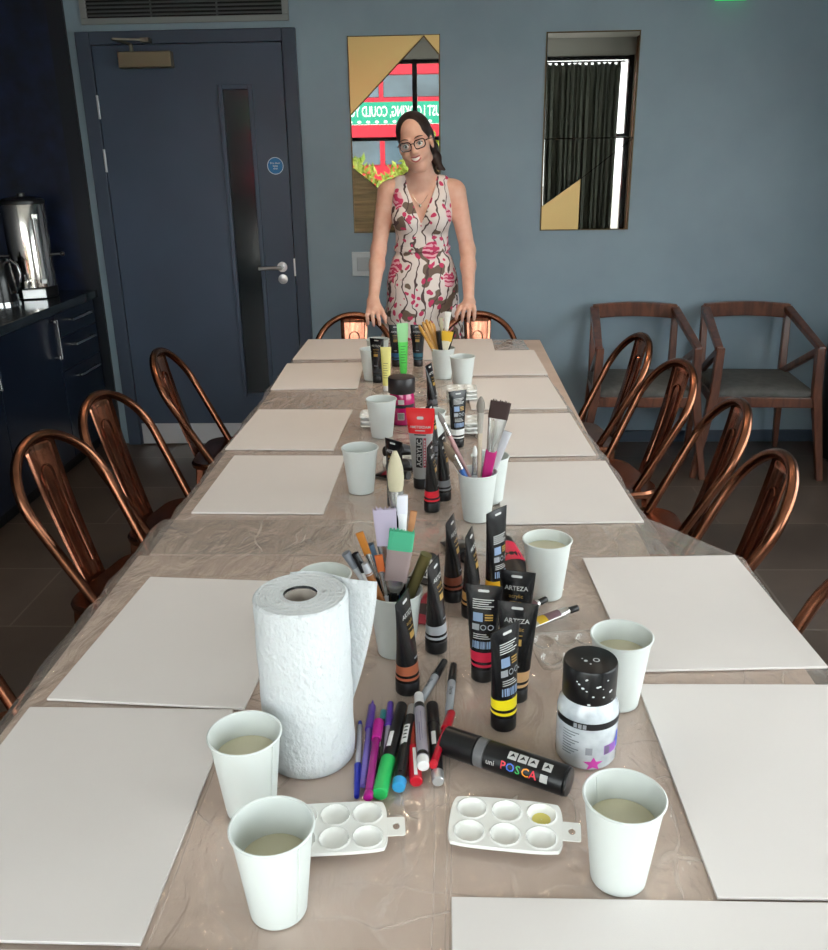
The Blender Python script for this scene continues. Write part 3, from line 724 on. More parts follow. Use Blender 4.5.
cup('white paper cup hidden directly behind the wide dark-bristled brush and its cup', .100,1.895)
cup('white paper cup on the left before the stacked palettes, nearer of two', -.207,1.958,None)
cup('white paper cup immediately left of the magenta paint jar', -.187,2.40)
cup('white paper cup behind the grey tube with the red top', -.046,2.268)
cup('white paper cup standing right of the far brush cup', .055,2.955)
CUPS['far'] = cup('white paper cup of yellow-handled brushes at the far end', -.013,3.10)
cup('white paper cup at far left just left of a black tube', -.270,3.09)
cup('white paper cup at far left behind another cup, by the hand', -.262,3.27)

# ---- paint tubes standing on their caps: black body, colour bands, crimped top
BLK = mat('tube_black', (17,17,19), .27, spec=.55); CAPB = mat('cap_black', (22,22,24), .4)
PW = mat('print_white', (186,186,184), .5); PG = mat('print_gold', (176,140,70), .4); PGY = mat('print_grey', (150,154,160), .45); PBL = mat('print_pale_blue', (128,150,182), .5)
def tube_fns(rb=.0185, W=.0285, zb=.024, zt=.158, th=.0013, bend=0.):
    def AB(z):
        q = min(max((z-zb)/(zt-zb), 0), 1)
        return rb+(W-rb)*q**1.1, th+(rb-th)*max(0, 1-q)**.72
    def off(z): q = (z-zb)/(zt-zb); return bend*q*q
    def front(x, z, e=.0005):
        a, b = AB(z); u = max(-1, min(1, x/a)); return (x, -b*math.sqrt(1-u*u)-e+off(z), z)
    def back(x, z, e=.0005):
        a, b = AB(z); u = max(-1, min(1, x/a)); return (-x, b*math.sqrt(1-u*u)+e+off(z), z)
    return AB, off, front, back
def tube_body(bands, rb, W, zb, zt, bend, body_m, mats):
    AB, off, fr, ba = tube_fns(rb, W, zb, zt, bend=bend)
    zs = sorted(set([zb, zb+.002, zt-.012, zt-.0118, zt] + [zb+(zt-zb)*k/12 for k in range(13)] + [z for bnd in bands for z in bnd[:2]]))
    n = 28; m = MB(); rings = []
    for z in zs:
        a, b = AB(z)
        rings.append([(a*cos(2*PI*j/n), b*sin(2*PI*j/n)+off(z), z) for j in range(n)])
    for i in range(len(rings)-1):
        zc = (zs[i]+zs[i+1])/2; mi = 0
        for z0, z1, k in bands:
            if z0 <= zc <= z1: mi = k
        m.m = mi; m.loft([rings[i], rings[i+1]], True, i == 0, i == len(rings)-2)
    # weld shared rings by merging duplicates through remap
    return weld(m), fr, ba
def weld(m):
    seen = {}; idx = []; nv = []
    for p in m.v:
        k = (round(p[0],6), round(p[1],6), round(p[2],6))
        if k not in seen: seen[k] = len(nv); nv.append(p)
        idx.append(seen[k])
    nf, nm = [], []
    for f, q in zip(m.f, m.mi):
        g = []
        for i in f:
            if idx[i] not in g: g.append(idx[i])
        if len(g) > 2: nf.append(tuple(g)); nm.append(q)
    m.v, m.f, m.mi = nv, nf, nm
    return m
def back_print(m, fr, h0):
    """small print of the rear label: text lines, pale square, seals, bar code"""
    m.m = 0
    for k in range(5): m.mapped(rect_geo(-.016, .016-.004*(k % 3), .136-k*.0034, .1375-k*.0034), fr)
    m.m = 2; m.mapped(rect_geo(-.015, .0, .102, .116), fr)
    m.m = 1; 
    for k in range(3): m.mapped(rect_geo(.003, .015, .104+k*.004, .106+k*.004), fr)
    m.m = 3
    m.mapped(rect_geo(-.016, -.005, .088, .098), fr)
    for cx in (.001,.012): m.mapped(ring_geo(cx,.093,.0032,.0046), fr)
    m.m = 0
    for k in range(3): m.mapped(rect_geo(-.014, .012-.003*k, .074+k*.0034, .0755+k*.0034), fr)
    m.m = 2
    for k in range(9): m.mapped(rect_geo(-.015+k*.0031, -.0134+k*.0031+.0006*(k % 3), .058, .070, 1), fr)
def front_print(m, fr):
    m.m = 0; m.mapped(shift(text_geo('ARTEZA', .0098, bold=.01), 0, .1285), fr)
    m.m = 1; m.mapped(shift(text_geo('acrylic', .0085), 0, .1165), fr); m.mapped(rect_geo(-.009,.009,.109,.1105), fr)
    m.m = 1; m.mapped(rect_geo(-.008,.008,.094,.104), fr)
    m.m = 3; m.mapped(rect_geo(-.006,.006,.060,.0625), fr)
def tube(label, x, y, rz, col, face='both', rx=0., ry=0., bend=.0, z=TZ, slot=True, h=.158, W=.0285, cname=None):
    t = thing('paint_tube', label, 'paint tube', (x,y,z), group='black acrylic paint tubes', rot=(rx,ry,R(rz)))
    cm = mat('band_%d_%d_%d' % col, col, .35)
    m, fr, ba = tube_body([(.0265,.031,1),(.0355,.0515,1)], .0185, W, .022, h, bend, BLK, None)
    m.build('tube_body', [BLK, cm], t, smooth=50)
    MB().lathe([(.0175,0),(.0182,.001),(.0182,.019),(.0165,.022),(.0165,.0235)], n=28).build('screw_cap', CAPB, t)
    sg_ = rrect(.017, .0038, .0018, 3, 0, h-.0075); g = (sg_, [tuple(range(len(sg_)))])
    lp = MB(); front_print(lp, fr); lp.m = 0; lp.mapped(g, fr); lp.build('front_print', [PW, PG, PBL, PGY], t, smooth=0)
    lp = MB(); back_print(lp, ba, h); lp.m = 0; lp.mapped(g, ba); lp.build('back_print', [PW, PG, PBL, PGY], t, smooth=0)
    return t
tube('black paint tube with sienna bands beside the brush cup, nearest of all', -.060,1.121,72,(158,88,60), bend=.006)
tube('black paint tube with silver-grey bands, second from the brush cup', -.018,1.238,72,(166,170,176), bend=.004)
tube('black paint tube with dark brown bands behind the silver-banded one', .011,1.410,74,(122,64,44), bend=.006)
tube('black paint tube with tan bands standing edge on behind the crimson one', .043,1.352,76,(190,146,84), bend=.006)
tube('black paint tube with ochre yellow band leaning tall in the middle cluster', .086,1.395,180+48,(222,170,40), h=.182)
tube('black paint tube with lettered front, rear one of two alike', .108,1.205,-14,(60,62,66))
tube('black paint tube with crimson band and white print on its back', .055,1.158,180-10,(196,36,66))
tube('black paint tube with lettered front and tan band, front one of two alike', .101,1.105,-12,(196,156,112), W=.030)
tube('black paint tube with bright yellow bands, nearest the large black marker', .079,1.037,180+42,(246,226,34), rx=.0)
tube('black paint tube with a red band, edge on, before the red-topped grey tube', -.034,1.835,78,(232,40,58), bend=.004)
tube('black paint tube with grey bands right behind the red-banded one', -.008,1.903,74,(120,122,126), bend=.004)
tube('crumpled black paint tube behind the red-topped grey tube', -.036,2.16,72,(70,70,74), bend=.010)
tube('crumpled black paint tube standing near the far brush cup', -.045,2.62,70,(80,80,84), bend=.012)
tube('black paint tube with white bands left of the wide flat brush', .030,2.303,180+28,(225,226,224))
tube('black paint tube with lettered front behind the oval pale brush', -.120,1.866,-42,(60,56,54))
tube('black paint tube beside the far left cups, gold print lines', -.247,3.043,-22,(40,42,46))
tube('black paint tube with a blue band at the far end, left one', -.194,3.30,-8,(40,92,140))
tube('black paint tube with a teal band at the far end, right one', -.110,3.30,-6,(34,86,104))
# bright green and yellow slim tubes
def slim_tube(label, x, y, rz, col, h, W, capc, rb=.013, z=TZ, rot=None, clear=0.):
    t = thing('slim_paint_tube', label, 'paint tube', (x,y,z), R(rz), 'slim coloured paint tubes', rot)
    m, fr, ba = tube_body([(h*.72,h*1.1,1)] if clear else [], rb, W, .018, h, .004, None, None)
    m.build('tube_body', [mat('slim_%d_%d_%d' % col, col, .35), mat('slim_pale_%d' % col[0], tuple(min(255,int(v*.5+110)) for v in col), .3)], t, smooth=50)
    MB().lathe([(.0115,0),(.012,.001),(.011,.018),(.010,.019)], n=20).build('screw_cap', mat('slimcap_%d' % capc[0], capc, .4), t)
    lp = MB()
    for k in range(7): lp.mapped(rect_geo(-W*.45, W*.4-.002*(k % 3), h*.3+k*h*.055, h*.3+k*h*.055+.002), fr)
    lp.build('label_print', mat('slim_print_%d' % col[1], tuple(int(v*.55) for v in col), .5), t, smooth=0)
    return t
slim_tube('fluorescent green paint tube standing at the far end among black ones', -.158,3.12,10,(96,226,96),.178,.021,(90,220,90), clear=1)
slim_tube('small pale yellow paint tube with white cap at the far left', -.208,2.925,-6,(222,216,130),.150,.019,(236,236,230))
# grey tube with a red header
ac = thing('acrylic_tube', 'grey acrylic paint tube with red top header and black cap', 'paint tube', (-.062,1.985,TZ), R(-8))
m, fr, ba = tube_body([(.138,.2,1)], .0195, .0345, .026, .187, -.004, None, None)
m.build('tube_body', [mat('tube_grey', (172,172,172), .32, metal=.3), mat('header_red', (214,28,34), .4)], ac, smooth=50)
MB().lathe([(.019,0),(.0195,.001),(.0195,.024),(.017,.028)], n=28).build('screw_cap', CAPB, ac)
lp = MB()
lp.m = 1; lp.mapped(rect_geo(-.010,.006,.055,.128,4,8), fr)
lp.m = 0; lp.mapped(shift(turn(text_geo('ACRYLIC', .0165, bold=.02)), .0035, .0915), lambda x, z: fr(x, z, .0009))
lp.m = 2; lp.mapped(rect_geo(.008,.0145,.055,.128,3,8), fr)
lp.m = 0
for k in range(9): lp.mapped(rect_geo(.0098,.0128,.060+k*.0072,.065+k*.0072,2), lambda x, z: fr(x, z, .0009))
lp.mapped(shift(text_geo('AMSTERDAM', .0086, bold=.015), 0, .1515), fr)
lp.mapped(rect_geo(-.012,.012,.1445,.147), fr)
hs = rrect(.016,.007,.003,3,0,.1765); lp.mapped((hs,[tuple(range(len(hs)))]), fr)
lp.m = 1; lp.mapped(rect_geo(-.014,.014,.134,.137), fr)
lp.build('label_print', [PW, mat('print_black', (18,18,20), .45), mat('print_wine', (150,30,60), .45)], ac, smooth=0)

# ---- lying tubes
def lying(label, a, b, col, capc=(22,22,24), r=.016, W=.024, lab=None, grp='paint tubes lying among the standing ones', name='paint_tube', roll=0., metal=0., z=TZ):
    """tube lying on the table: cap at a, crimp at b"""
    a = Vector((a[0],a[1],z+r)); b_ = Vector((b[0],b[1],z+.004))
    L_ = (b_-a).length
    t = thing(name, label, 'paint tube', a, group=grp, rot=aim(a, b_))
    n = 22; rings = []; m = MB()
    st = [(.016,r*.8,r*.8),(.02,r,r),(L_*.5,r+(W-r)*.4,r*.78),(L_*.8,r+(W-r)*.8,r*.36),(L_-.008,W,.0022),(L_,W,.0014)]
    for x, ww, hh_ in st: rings.append([(x, ww*cos(2*PI*j/n), hh_*sin(2*PI*j/n)-(r-hh_)*.12) for j in range(n)])
    m.loft(rings); m.build('tube_body', mat('lying_%d_%d_%d' % col, col, .3, metal=metal), t, smooth=60)
    c = MB(); c.M = Matrix.Rotation(PI/2, 4, 'Y'); c.lathe([(r*.62,-.004),(r*.68,-.003),(r*.68,.014),(r*.5,.017)], n=18); c.build('screw_cap', mat('lcap_%d_%d_%d' % capc, capc, .4), t)
    if lab:
        lm = MB()
        for x0, x1, lc in lab:
            lm.m = [q[2] for q in lab].index(lc)
            vs = []; N_ = 7
            def P(x, q):
                for (xa,wa,ha),(xb,wb,hb) in zip(st, st[1:]):
                    if xa <= x <= xb:
                        k = (x-xa)/(xb-xa); w_ = wa+(wb-wa)*k; h_ = ha+(hb-ha)*k
                        return (x, (w_+.0004)*cos(q), (h_+.0006)*sin(q)-(r-h_)*.12)
            for x in (x0*L_, (x0+x1)/2*L_, x1*L_):
                vs += [P(x, .3+(PI-.6)*i/N_) for i in range(N_+1)]
            lm.add(vs, [(q*(N_+1)+i, (q+1)*(N_+1)+i, (q+1)*(N_+1)+i+1, q*(N_+1)+i+1) for q in range(2) for i in range(N_)])
        lm.build('label_print', [mat('llab_%d_%d_%d' % q[2], q[2], .45) for q in lab], t, smooth=60)
    return t
ALU = (186,184,180)
lying('small metal paint tube with purple and yellow label, nearer of two on the clear palette', (.222,1.338),(.132,1.288), ALU, r=.0085, W=.013, lab=[(.35,.62,(122,92,100)),(.62,.8,(214,176,40))][:2], grp='small metal paint tubes', metal=.9, z=TZ+.012)
lying('small metal paint tube with dark label, farther of two near the clear palette', (.172,1.372),(.112,1.322), ALU, r=.0085, W=.013, lab=[(.3,.55,(90,62,66))], grp='small metal paint tubes', metal=.9, z=TZ+.010)
lying('black and red labelled paint tube lying behind the ochre-banded tube', (.112,1.63),(.140,1.475), (20,18,20), r=.020, W=.030, lab=[(.25,.62,(206,44,72))])
lying('pinkish red paint tube lying just behind the lettered black tubes', (.088,1.41),(.135,1.325), (214,52,80), r=.014, W=.020, lab=[(.4,.7,(240,200,200))])
lying('black paint tube lying with its cap up beside the brown-banded tube', (.044,1.545),(.010,1.66), (18,18,20), r=.018, W=.026, lab=[(.4,.7,(120,120,116))])
lying('crimson paint tube lying right of the near brush cup', (-.022,1.405),(-.052,1.318), (158,22,50), r=.015, W=.022, lab=[(.55,.8,(40,20,26))])
lying('black paint tube with pale label lying behind the near brush cup', (-.030,1.545),(-.055,1.468), (20,20,22), r=.017, W=.026, lab=[(.3,.85,(206,206,202))])
lying('black paint tube lying in the pile left of the red-topped grey tube', (-.145,2.075),(-.050,2.15), (20,20,22), r=.020, W=.030, lab=[(.4,.8,(96,96,98))])
lying('black paint tube lying behind the pile near the magenta jar', (-.160,2.19),(-.075,2.27), (22,22,24), r=.022, W=.031, lab=[(.35,.6,(80,80,84))])
lying('black paint tube with red label lying by the lettered black tube', (-.098,2.02),(-.175,2.075), (24,20,22), r=.016, W=.024, lab=[(.3,.7,(140,30,44))])
lying('black paint tube lying against the magenta jar lid side', (-.070,2.50),(-.090,2.62), (18,18,20), r=.018, W=.026, lab=[(.3,.7,(70,70,72))])

# ---- palettes
def palette(label, x, y, a, m_, w_=.134, d=.082, z=TZ, tab=True, paint=None, wells=(3,2), grp='six-well palettes', rx=0):
    t = thing('paint_palette', label, 'palette', (x,y,z), group=grp, rot=(rx,0,R(a)))
    NX_, NY_ = (120, 80) if tab else (72, 48); H_ = .0125; vs = []
    nx, ny = wells; px_, py_ = w_/nx*.94, d/ny*.94; wr = min(px_, py_)*.455
    def pos(i, j):
        u, v = -1+2*i/NX_, -1+2*j/NY_
        rc = .34      # soften the corners of the rectangle
        s_ = 1-.085*(abs(u*v))**3.2
        return u*w_/2*s_, v*d/2*s_
    for j in range(NY_+1):
        for i in range(NX_+1):
            x_, y_ = pos(i, j); zz = H_
            for a_ in range(nx):
                for b_ in range(ny):
                    cx, cy = (a_-(nx-1)/2)*px_, (b_-(ny-1)/2)*py_
                    q = math.hypot(x_-cx, y_-cy)/wr
                    if q < 1: zz = min(zz, H_+.0012-.0112*math.sqrt(max(0,1-q*q))) if q < .96 else H_+.0012
                    elif q < 1.1: zz = H_+.0012*(1.1-q)/.1
            vs.append((x_, y_, zz))
    fs = [(j*(NX_+1)+i, j*(NX_+1)+i+1, (j+1)*(NX_+1)+i+1, (j+1)*(NX_+1)+i) for j in range(NY_) for i in range(NX_)]
    rim = [j*(NX_+1)+i for j, i in [(0,i) for i in range(NX_)] + [(j,NX_) for j in range(NY_)] + [(NY_,i) for i in range(NX_,0,-1)] + [(j,0) for j in range(NY_,0,-1)]]
    base = len(vs)
    for k in rim: vs.append((vs[k][0]*1.012, vs[k][1]*1.016, H_-.004))
    n = len(rim)
    for k in range(n): fs.append((rim[k], base+k, base+(k+1) % n, rim[(k+1) % n]))
    MB().add(vs, fs).build('well_plate', m_, t, smooth=60)
    if tab:
        tb_ = MB(); o_ = rrect(.024,.030,.003,3, w_/2+.009, -.004); i_ = [( w_/2+.0105+.0042*cos(2*PI*(k+.5)/16), -.004+.0055*sin(2*PI*(k+.5)/16)) for k in range(16)]
        n = 16
        for z_ in (H_-.0015, H_-.0003):
            pass
        V = [(p[0],p[1],z_) for z_ in (H_-.0015,H_-.0003) for p in o_+i_]
        F_ = []
        for k in range(n):
            l = (k+1) % n
            F_ += [(32+k,32+l,48+l,48+k),(k,16+k,16+l,l),(k,l,32+l,32+k),(16+l,16+k,48+k,48+l)]
        tb_.add(V, F_); tb_.build('hang_tab', m_, t, smooth=0)
    if paint:
        a_, b_, col = paint; cx, cy = (a_-(nx-1)/2)*px_, (b_-(ny-1)/2)*py_
        MB().lathe([(wr*.80,.0052),(wr*.5,.0050),(.0005,.0048)], (cx,cy,0), 20, cap0=False, cap1=False).build('paint', mat('yellow_paint_wash', col, .12), t)
    return t
PALW = mat('white_plastic', (232,232,228), .22, spec=.5, sss=.0, coat=.2)
PALC = glass_mat('clear_plastic', (242,240,238), .08, 1.5, .16, (240,235,230))
palette('white six-well palette in front, with yellow paint in one well', .069,.830,-6.5, PALW, paint=(2,1,(226,214,120)))
palette('white six-well palette partly behind the near left cup and magenta pen', -.134,.820,5, PALW, w_=.125)
palette('clear empty palette between the white bottle and the metal tubes', .196,1.222,8, PALC, tab=False, w_=.115, d=.11)
for k in range(3):
    palette(('lowest','middle','top')[k]+' white palette in the stack behind the left cup near the magenta jar', -.209,2.50,3-2*k, PALW, w_=.10, z=TZ+.0135*k, tab=False, grp='stacked palettes left')
    palette(('lowest','middle','top')[k]+' white palette in the stack behind the white-banded black tube', .040,2.43,-4+3*k, PALW, w_=.11, z=TZ+.0135*k, tab=False, grp='stacked palettes right')
for k in range(3):
    palette(('lowest','middle','top')[k]+' white palette in the stack under the far right cup', .050,2.80,4-2*k, PALW, w_=.10, z=TZ+.0135*k, tab=False, grp='stacked palettes far right')
for k in range(2):
    palette(('lower','upper')[k]+' clear palette in the stack right of the magenta jar', -.095,2.80,3*k, PALC, z=TZ+.0135*k, tab=False, grp='stacked clear palettes', d=.09)
palette('white palette lying behind the grey tube with the red top', -.112,2.145,4, PALW, tab=False, w_=.11)
# ---- paper towel roll
rl = thing('paper_towel_roll', 'white paper towel roll standing on end at the left', 'paper towel', (-.186,.976,TZ))
TOW = mat('towel_paper', (206,210,212), .9, bump=(150,1.,.004), stretch=(1,1,.7))
RO, RI, RH = .0605, .0215, .240
rm = MB(); prof = [(RI,.002),(RO-.002,.0),(RO,.003)] + [(RO+.0006*sin(k*1.7), RH*k/12) for k in range(1,12)] + [(RO,RH-.003),(RO-.003,RH)]
prof += [(RO-.003-(RO-.003-RI)*k/8, RH-.0006*(k % 2)) for k in range(1,9)]
rm.lathe(prof, n=64, cap0=False, cap1=False); rm.build('paper_layers', TOW, rl, smooth=40)
MB().lathe([(RI,.002),(RI,RH-.004),(RI-.0015,RH-.004),(RI-.0015,.002)], n=32, cap0=False, cap1=False).build('cardboard_core', mat('core_card', (176,166,156), .85), rl)
# spiral edge lines on the end face
sp_ = MB(); sp_.tube([((RI+.002+(RO-.006-RI)*k/260)*cos(k*.19), (RI+.002+(RO-.006-RI)*k/260)*sin(k*.19), RH-.0004) for k in range(261)], .0004, 5); sp_.build('paper_edge', mat('towel_edge', (214,214,214), .9), rl)
# loose end of the sheet, leaving the roll at the back right
lf = MB(); N_ = 14; pts = []
for k in range(N_+1):
    q = k/N_
    if q < .35: a = PI*.62-(q/.35)*PI*.30; pts.append(((RO+.0012)*cos(a), (RO+.0012)*sin(a)))
    else:
        s = (q-.35)/.65*.062; a = PI*.32; d = (cos(a-PI/2), sin(a-PI/2))
        pts.append(((RO+.0012)*cos(a)+d[0]*s+.010*(s/.062)**2, (RO+.0012)*sin(a)+d[1]*s+.012*(s/.062)**2))
NZ_ = 10; V = []
for j in range(NZ_+1):
    z = RH*j/NZ_
    for k, p in enumerate(pts):
        q = k/N_; sc2 = 1 if q < .35 else 1-.80*(1-j/NZ_)**1.5      # the loose corner runs in towards the base
        b_ = pts[int(.35*N_)]; V.append((b_[0]+(p[0]-b_[0])*sc2, b_[1]+(p[1]-b_[1])*sc2, z*.998+.001) if q >= .35 else (p[0], p[1], z*.998+.001))
lf.add(V, [(j*(N_+1)+k, j*(N_+1)+k+1, (j+1)*(N_+1)+k+1, (j+1)*(N_+1)+k) for j in range(NZ_) for k in range(N_)])
lo = lf.build('loose_sheet', TOW, rl, smooth=80); s = lo.modifiers.new('Solidify', 'SOLIDIFY'); s.thickness = .0008

# ---- paint bottle and jar
def cyl(R0):
    return lambda x, z, e=.0004: ((R0+e)*sin(x/R0), -(R0+e)*cos(x/R0), z)
bo = thing('paint_bottle', 'clear bottle of white paint with a black lid', 'paint bottle', (.186,.981,TZ), R(8))
m = MB(); m.lathe([(.030,.001),(.0385,.0),(.0405,.004),(.0405,.073),(.0385,.083),(.0335,.091),(.0315,.098),(.001,.099)], n=44)
m.build('bottle_body', mat('white_paint_in_bottle', (222,228,232), .16, var=(26,.22), c2=(168,176,184), coat=.5), bo)
m = MB(); m.lathe([(.0345,.094),(.0352,.095),(.0352,.140),(.034,.1425),(.032,.1432),(.001,.1434)], n=44)
lid = m.build('lid', mat('lid_black', (16,16,18), .33, bump=(80,.1,.001)), bo)
dr = MB(); cl = cyl(.0352)
random.seed(3)
for k in range(16):
    x, z = random.uniform(-.028,.03), random.uniform(.096,.134); r_ = random.uniform(.0008,.0024); dr.mapped(([(x+r_*cos(i*PI/4), z+r_*.7*sin(i*PI/4)) for i in range(8)], [tuple(range(8))]), cl)
for cx, cy, r_ in ((-.008,-.004,.0025),(-.004,-.012,.0014),(-.011,.002,.0012)): dr.lathe([(r_,.1437),(.0001,.1438)], (cx,cy,0), 10, cap0=False, cap1=False)
dr.lathe([(.0045,.1437),(.003,.1438)], (.006,-.004,0), 14, cap0=False, cap1=False)
dr.build('paint_drips', mat('dried_paint', (206,212,214), .5), lid, smooth=0)
lb = MB(); cf = cyl(.0405)
lb.m = 0; lb.mapped(rect_geo(-.062,.062,.062,.0715,40), cf)
lb.m = 1
for k in range(3): lb.mapped(rect_geo(-.030+k*.006,-.0255+k*.006,.0635,.070), lambda x, z: cf(x, z, .0009))
lb.m = 2
for k in range(9): lb.mapped(rect_geo(-.046,-.046+.014+.005*(k*7 % 3),.020+k*.0042,.0217+k*.0042,6), cf)
lb.m = 3; lb.mapped(rect_geo(.012,.034,.022,.036,8), cf)
lb.m = 4; lb.mapped(rect_geo(.034,.040,.024,.050,3), cf); lb.mapped(([(.026,.030),(.040,.034),(.036,.046)],[(0,1,2)]), lambda x, z: cf(x, z, .0008))
lb.m = 5; star = [(-.002+ (.014 if k % 2 == 0 else .006)*cos(k*PI/5+.3), .010+(.011 if k % 2 == 0 else .005)*sin(k*PI/5+.3)) for k in range(10)]
lb.mapped((star, [tuple(range(10))]), cf)
lb.m = 2
for k in range(5): lb.mapped(rect_geo(.013+k*.0016,.0138+k*.0016,.023,.035,1), lambda x, z: cf(x, z, .0008))
lb.m = 6; lb.mapped(rect_geo(-.013,-.004,.024,.035,4), cf)
lb.build('label_print', [mat('label_black', (24,25,28), .4), PGY, mat('label_grey', (120,126,132), .5), mat('label_purple', (150,96,176), .5), mat('label_blue', (70,84,180), .5), mat('label_magenta', (206,70,170), .5), mat('label_mid_grey', (150,154,162), .5)], bo, smooth=0)
ja = thing('paint_jar', 'magenta paint jar with black lid left of centre', 'paint jar', (-.135,2.535,TZ), R(-5))
MB().lathe([(.036,.0),(.0395,.003),(.0395,.076),(.037,.088),(.034,.097),(.001,.098)], n=40).build('jar_body', mat('magenta_paint', (176,18,92), .2, coat=.5), ja)
MB().lathe([(.0405,.096),(.041,.097),(.041,.138),(.039,.142),(.001,.143)], n=40).build('lid', mat('jar_lid', (36,32,34), .35), ja)
lb = MB(); cf2 = cyl(.0395)
lb.m = 0; lb.mapped(rect_geo(-.05,.05,.054,.064,24), cf2); lb.m = 1; lb.mapped(rect_geo(-.006,.012,.066,.080,5), cf2)
lb.mapped(rect_geo(-.008,.012,.018,.040,5), cf2); lb.m = 0
for k in range(6): lb.mapped(rect_geo(-.006+k*.0028,-.0046+k*.0028,.020,.038,1), lambda x, z: cf2(x, z, .0008))
lb.build('label_print', [MATS['label_black'], PW], ja, smooth=0)

# ---- lying pens and markers: built along local X from tail to tip
def pen(name, label, a, b, r, segs, grp=None, lift=0., clip=None, text=None, cat='pen'):
    """segs: (t0,t1,r0,r1,material,part name) as shares of the length and radius"""
    a = Vector((a[0],a[1],TZ+r+lift+(a[2] if len(a) > 2 else 0))); b = Vector((b[0],b[1],TZ+r+lift+(b[2] if len(b) > 2 else 0))); L_ = (b-a).length
    t = thing(name, label, cat, a, group=grp, rot=aim(a, b))
    for t0, t1, r0, r1, m_, pn in segs:
        m = MB(); m.M = Matrix.Rotation(PI/2, 4, 'Y'); e = min(.0012, (t1-t0)*L_*.2)
        m.lathe([(r*r0*.86,t0*L_),(r*r0,t0*L_+e),(r*r1,t1*L_-e),(r*r1*.86,t1*L_)], n=20); m.build(pn, m_, t, smooth=35)
    if clip:
        t0, t1, m_ = clip; m = MB(); m.box(t0*L_,t1*L_,-r*.28,r*.28,r*1.02,r*1.30); m.box(t0*L_,t0*L_+.004,-r*.28,r*.28,r*.7,r*1.02); m.build('pocket_clip', m_, t, smooth=0, bevel=.0006)
    if text:
        m = MB()
        for s_, pos_, sz, mi in text[0]:
            m.m = mi; g = text_geo(s_, sz, 'CENTER', .01) if isinstance(s_, str) else s_
            ang0 = text[2] if len(text) > 2 else .9
            def fn(x, y, pos_=pos_): th = ang0+y/r; return (pos_*L_+x, -(r+.0004)*cos(th), (r+.0004)*sin(th))
            m.mapped(g, fn)
        m.build('lettering', text[1], t, smooth=0)
    return t
def pm(n, c, rough=.3, **k): return mat('pen_'+n, c, rough, **k)
Pk = pm('black', (18,18,20)); Pgn = pm('green', (46,190,98)); Pcy = pm('cyan', (60,160,220)); Prd = pm('red', (196,24,44)); Pwh = pm('white', (225,225,225)); Pgy = pm('grey', (158,152,164), .35)
Pmg = pm('magenta', (170,24,132)); Ppu = pm('purple', (92,58,168)); Pbl = pm('blue', (28,44,168)); Pte = pm('teal', (58,150,150)); Psv = pm('silver', (196,198,200), .3, metal=.7); Pcl = pm('clear_barrel', (170,172,184), .15); Plv = pm('violet_barrel', (120,104,186), .2); Pmr = pm('clear_red', (168,18,40), .18); Pmb = pm('magenta_barrel', (150,30,120), .2)
G_ = 'pens and markers in the loose row'
wl = lambda x0, x1, y0=-.003, y1=.003: rect_geo(x0, x1, y0, y1, 2, 4)
pen('ballpoint_pen', 'clear ballpoint pen with dark blue cap, leftmost of the row', (-.124,1.035),(-.114,.880), .0045, [(0,.08,.6,.8,Pbl,'end_plug'),(.06,.66,.85,.85,Pcl,'barrel'),(.60,1,1.15,.75,Pbl,'cap')], G_, clip=(.62,.86,Pbl))
pen('ballpoint_pen', 'purple pen lying beside the magenta pen', (-.108,.900),(-.110,1.085), .0048, [(0,.10,.8,1,Plv,'end_plug'),(.08,.66,1,1,Plv,'barrel'),(.62,.93,1.35,1.15,Ppu,'cap'),(.93,1,.5,.25,Ppu,'cap_tip')], G_)
pen('gel_pen', 'magenta gel pen lying over the row, its end on a palette', (-.096,1.020,.010),(-.0985,.870,.006), .0055, [(0,.26,1.35,1.3,Pmg,'cap'),(.24,.93,1,.95,Pmb,'barrel'),(.93,1,1.1,1.1,Pmg,'end_plug')], G_, clip=(.01,.22,Pmg))
pen('fine_marker', 'black fine marker with teal end, third from the left', (-.092,1.058),(-.088,.905), .0055, [(0,.16,.9,1.05,Pte,'end_cap'),(.15,.95,1,1,Pk,'barrel'),(.95,1,.8,.6,Pk,'tip_end')], G_, text=([(wl(-.010,.010),.5,0,0)], [Pwh]))
pen('ballpoint_pen', 'pen with purple rounded cap between the teal-ended and green-capped markers', (-.082,.905),(-.083,1.075), .0052, [(0,.70,.8,.85,Pcl,'barrel'),(.66,1,1.2,.85,Ppu,'cap')], G_, lift=.003)
pen('marker', 'thick black marker with bright green cap', (-.066,1.068),(-.085,.880), .0092, [(0,.34,.86,.92,Pk,'barrel'),(.32,.66,.98,.98,Pk,'barrel_front'),(.64,1,1.08,1.08,Pgn,'cap')], G_, text=([(wl(-.016,.016),.47,0,0)], [Pwh],1.3))
pen('marker', 'black marker with cyan blue end right of the green-capped one', (-.050,1.066),(-.062,.893), .0085, [(0,.16,.8,.86,Psv,'metal_end'),(.15,.62,.95,1,Pk,'barrel'),(.6,.93,1.05,1.0,Pk,'cap'),(.92,1,1.08,1.0,Pcy,'end_ring')], G_, clip=(.55,.88,Pk), text=([(wl(-.02,.022,-.0045,.0045),.42,0,0)]+[(wl(-.016+k*.008,-.013+k*.008,-.0028,.0028),.42,0,1) for k in range(4)], [Pwh,Pk],1.25))
pen('marker', 'red marker with white clip under the grey marker', (-.050,1.030),(-.040,.905), .0080, [(0,.5,.8,.9,pm('brick', (150,50,30)),'barrel'),(.46,1,1.05,1.05,Prd,'cap')], G_, clip=(.55,.97,Pwh))
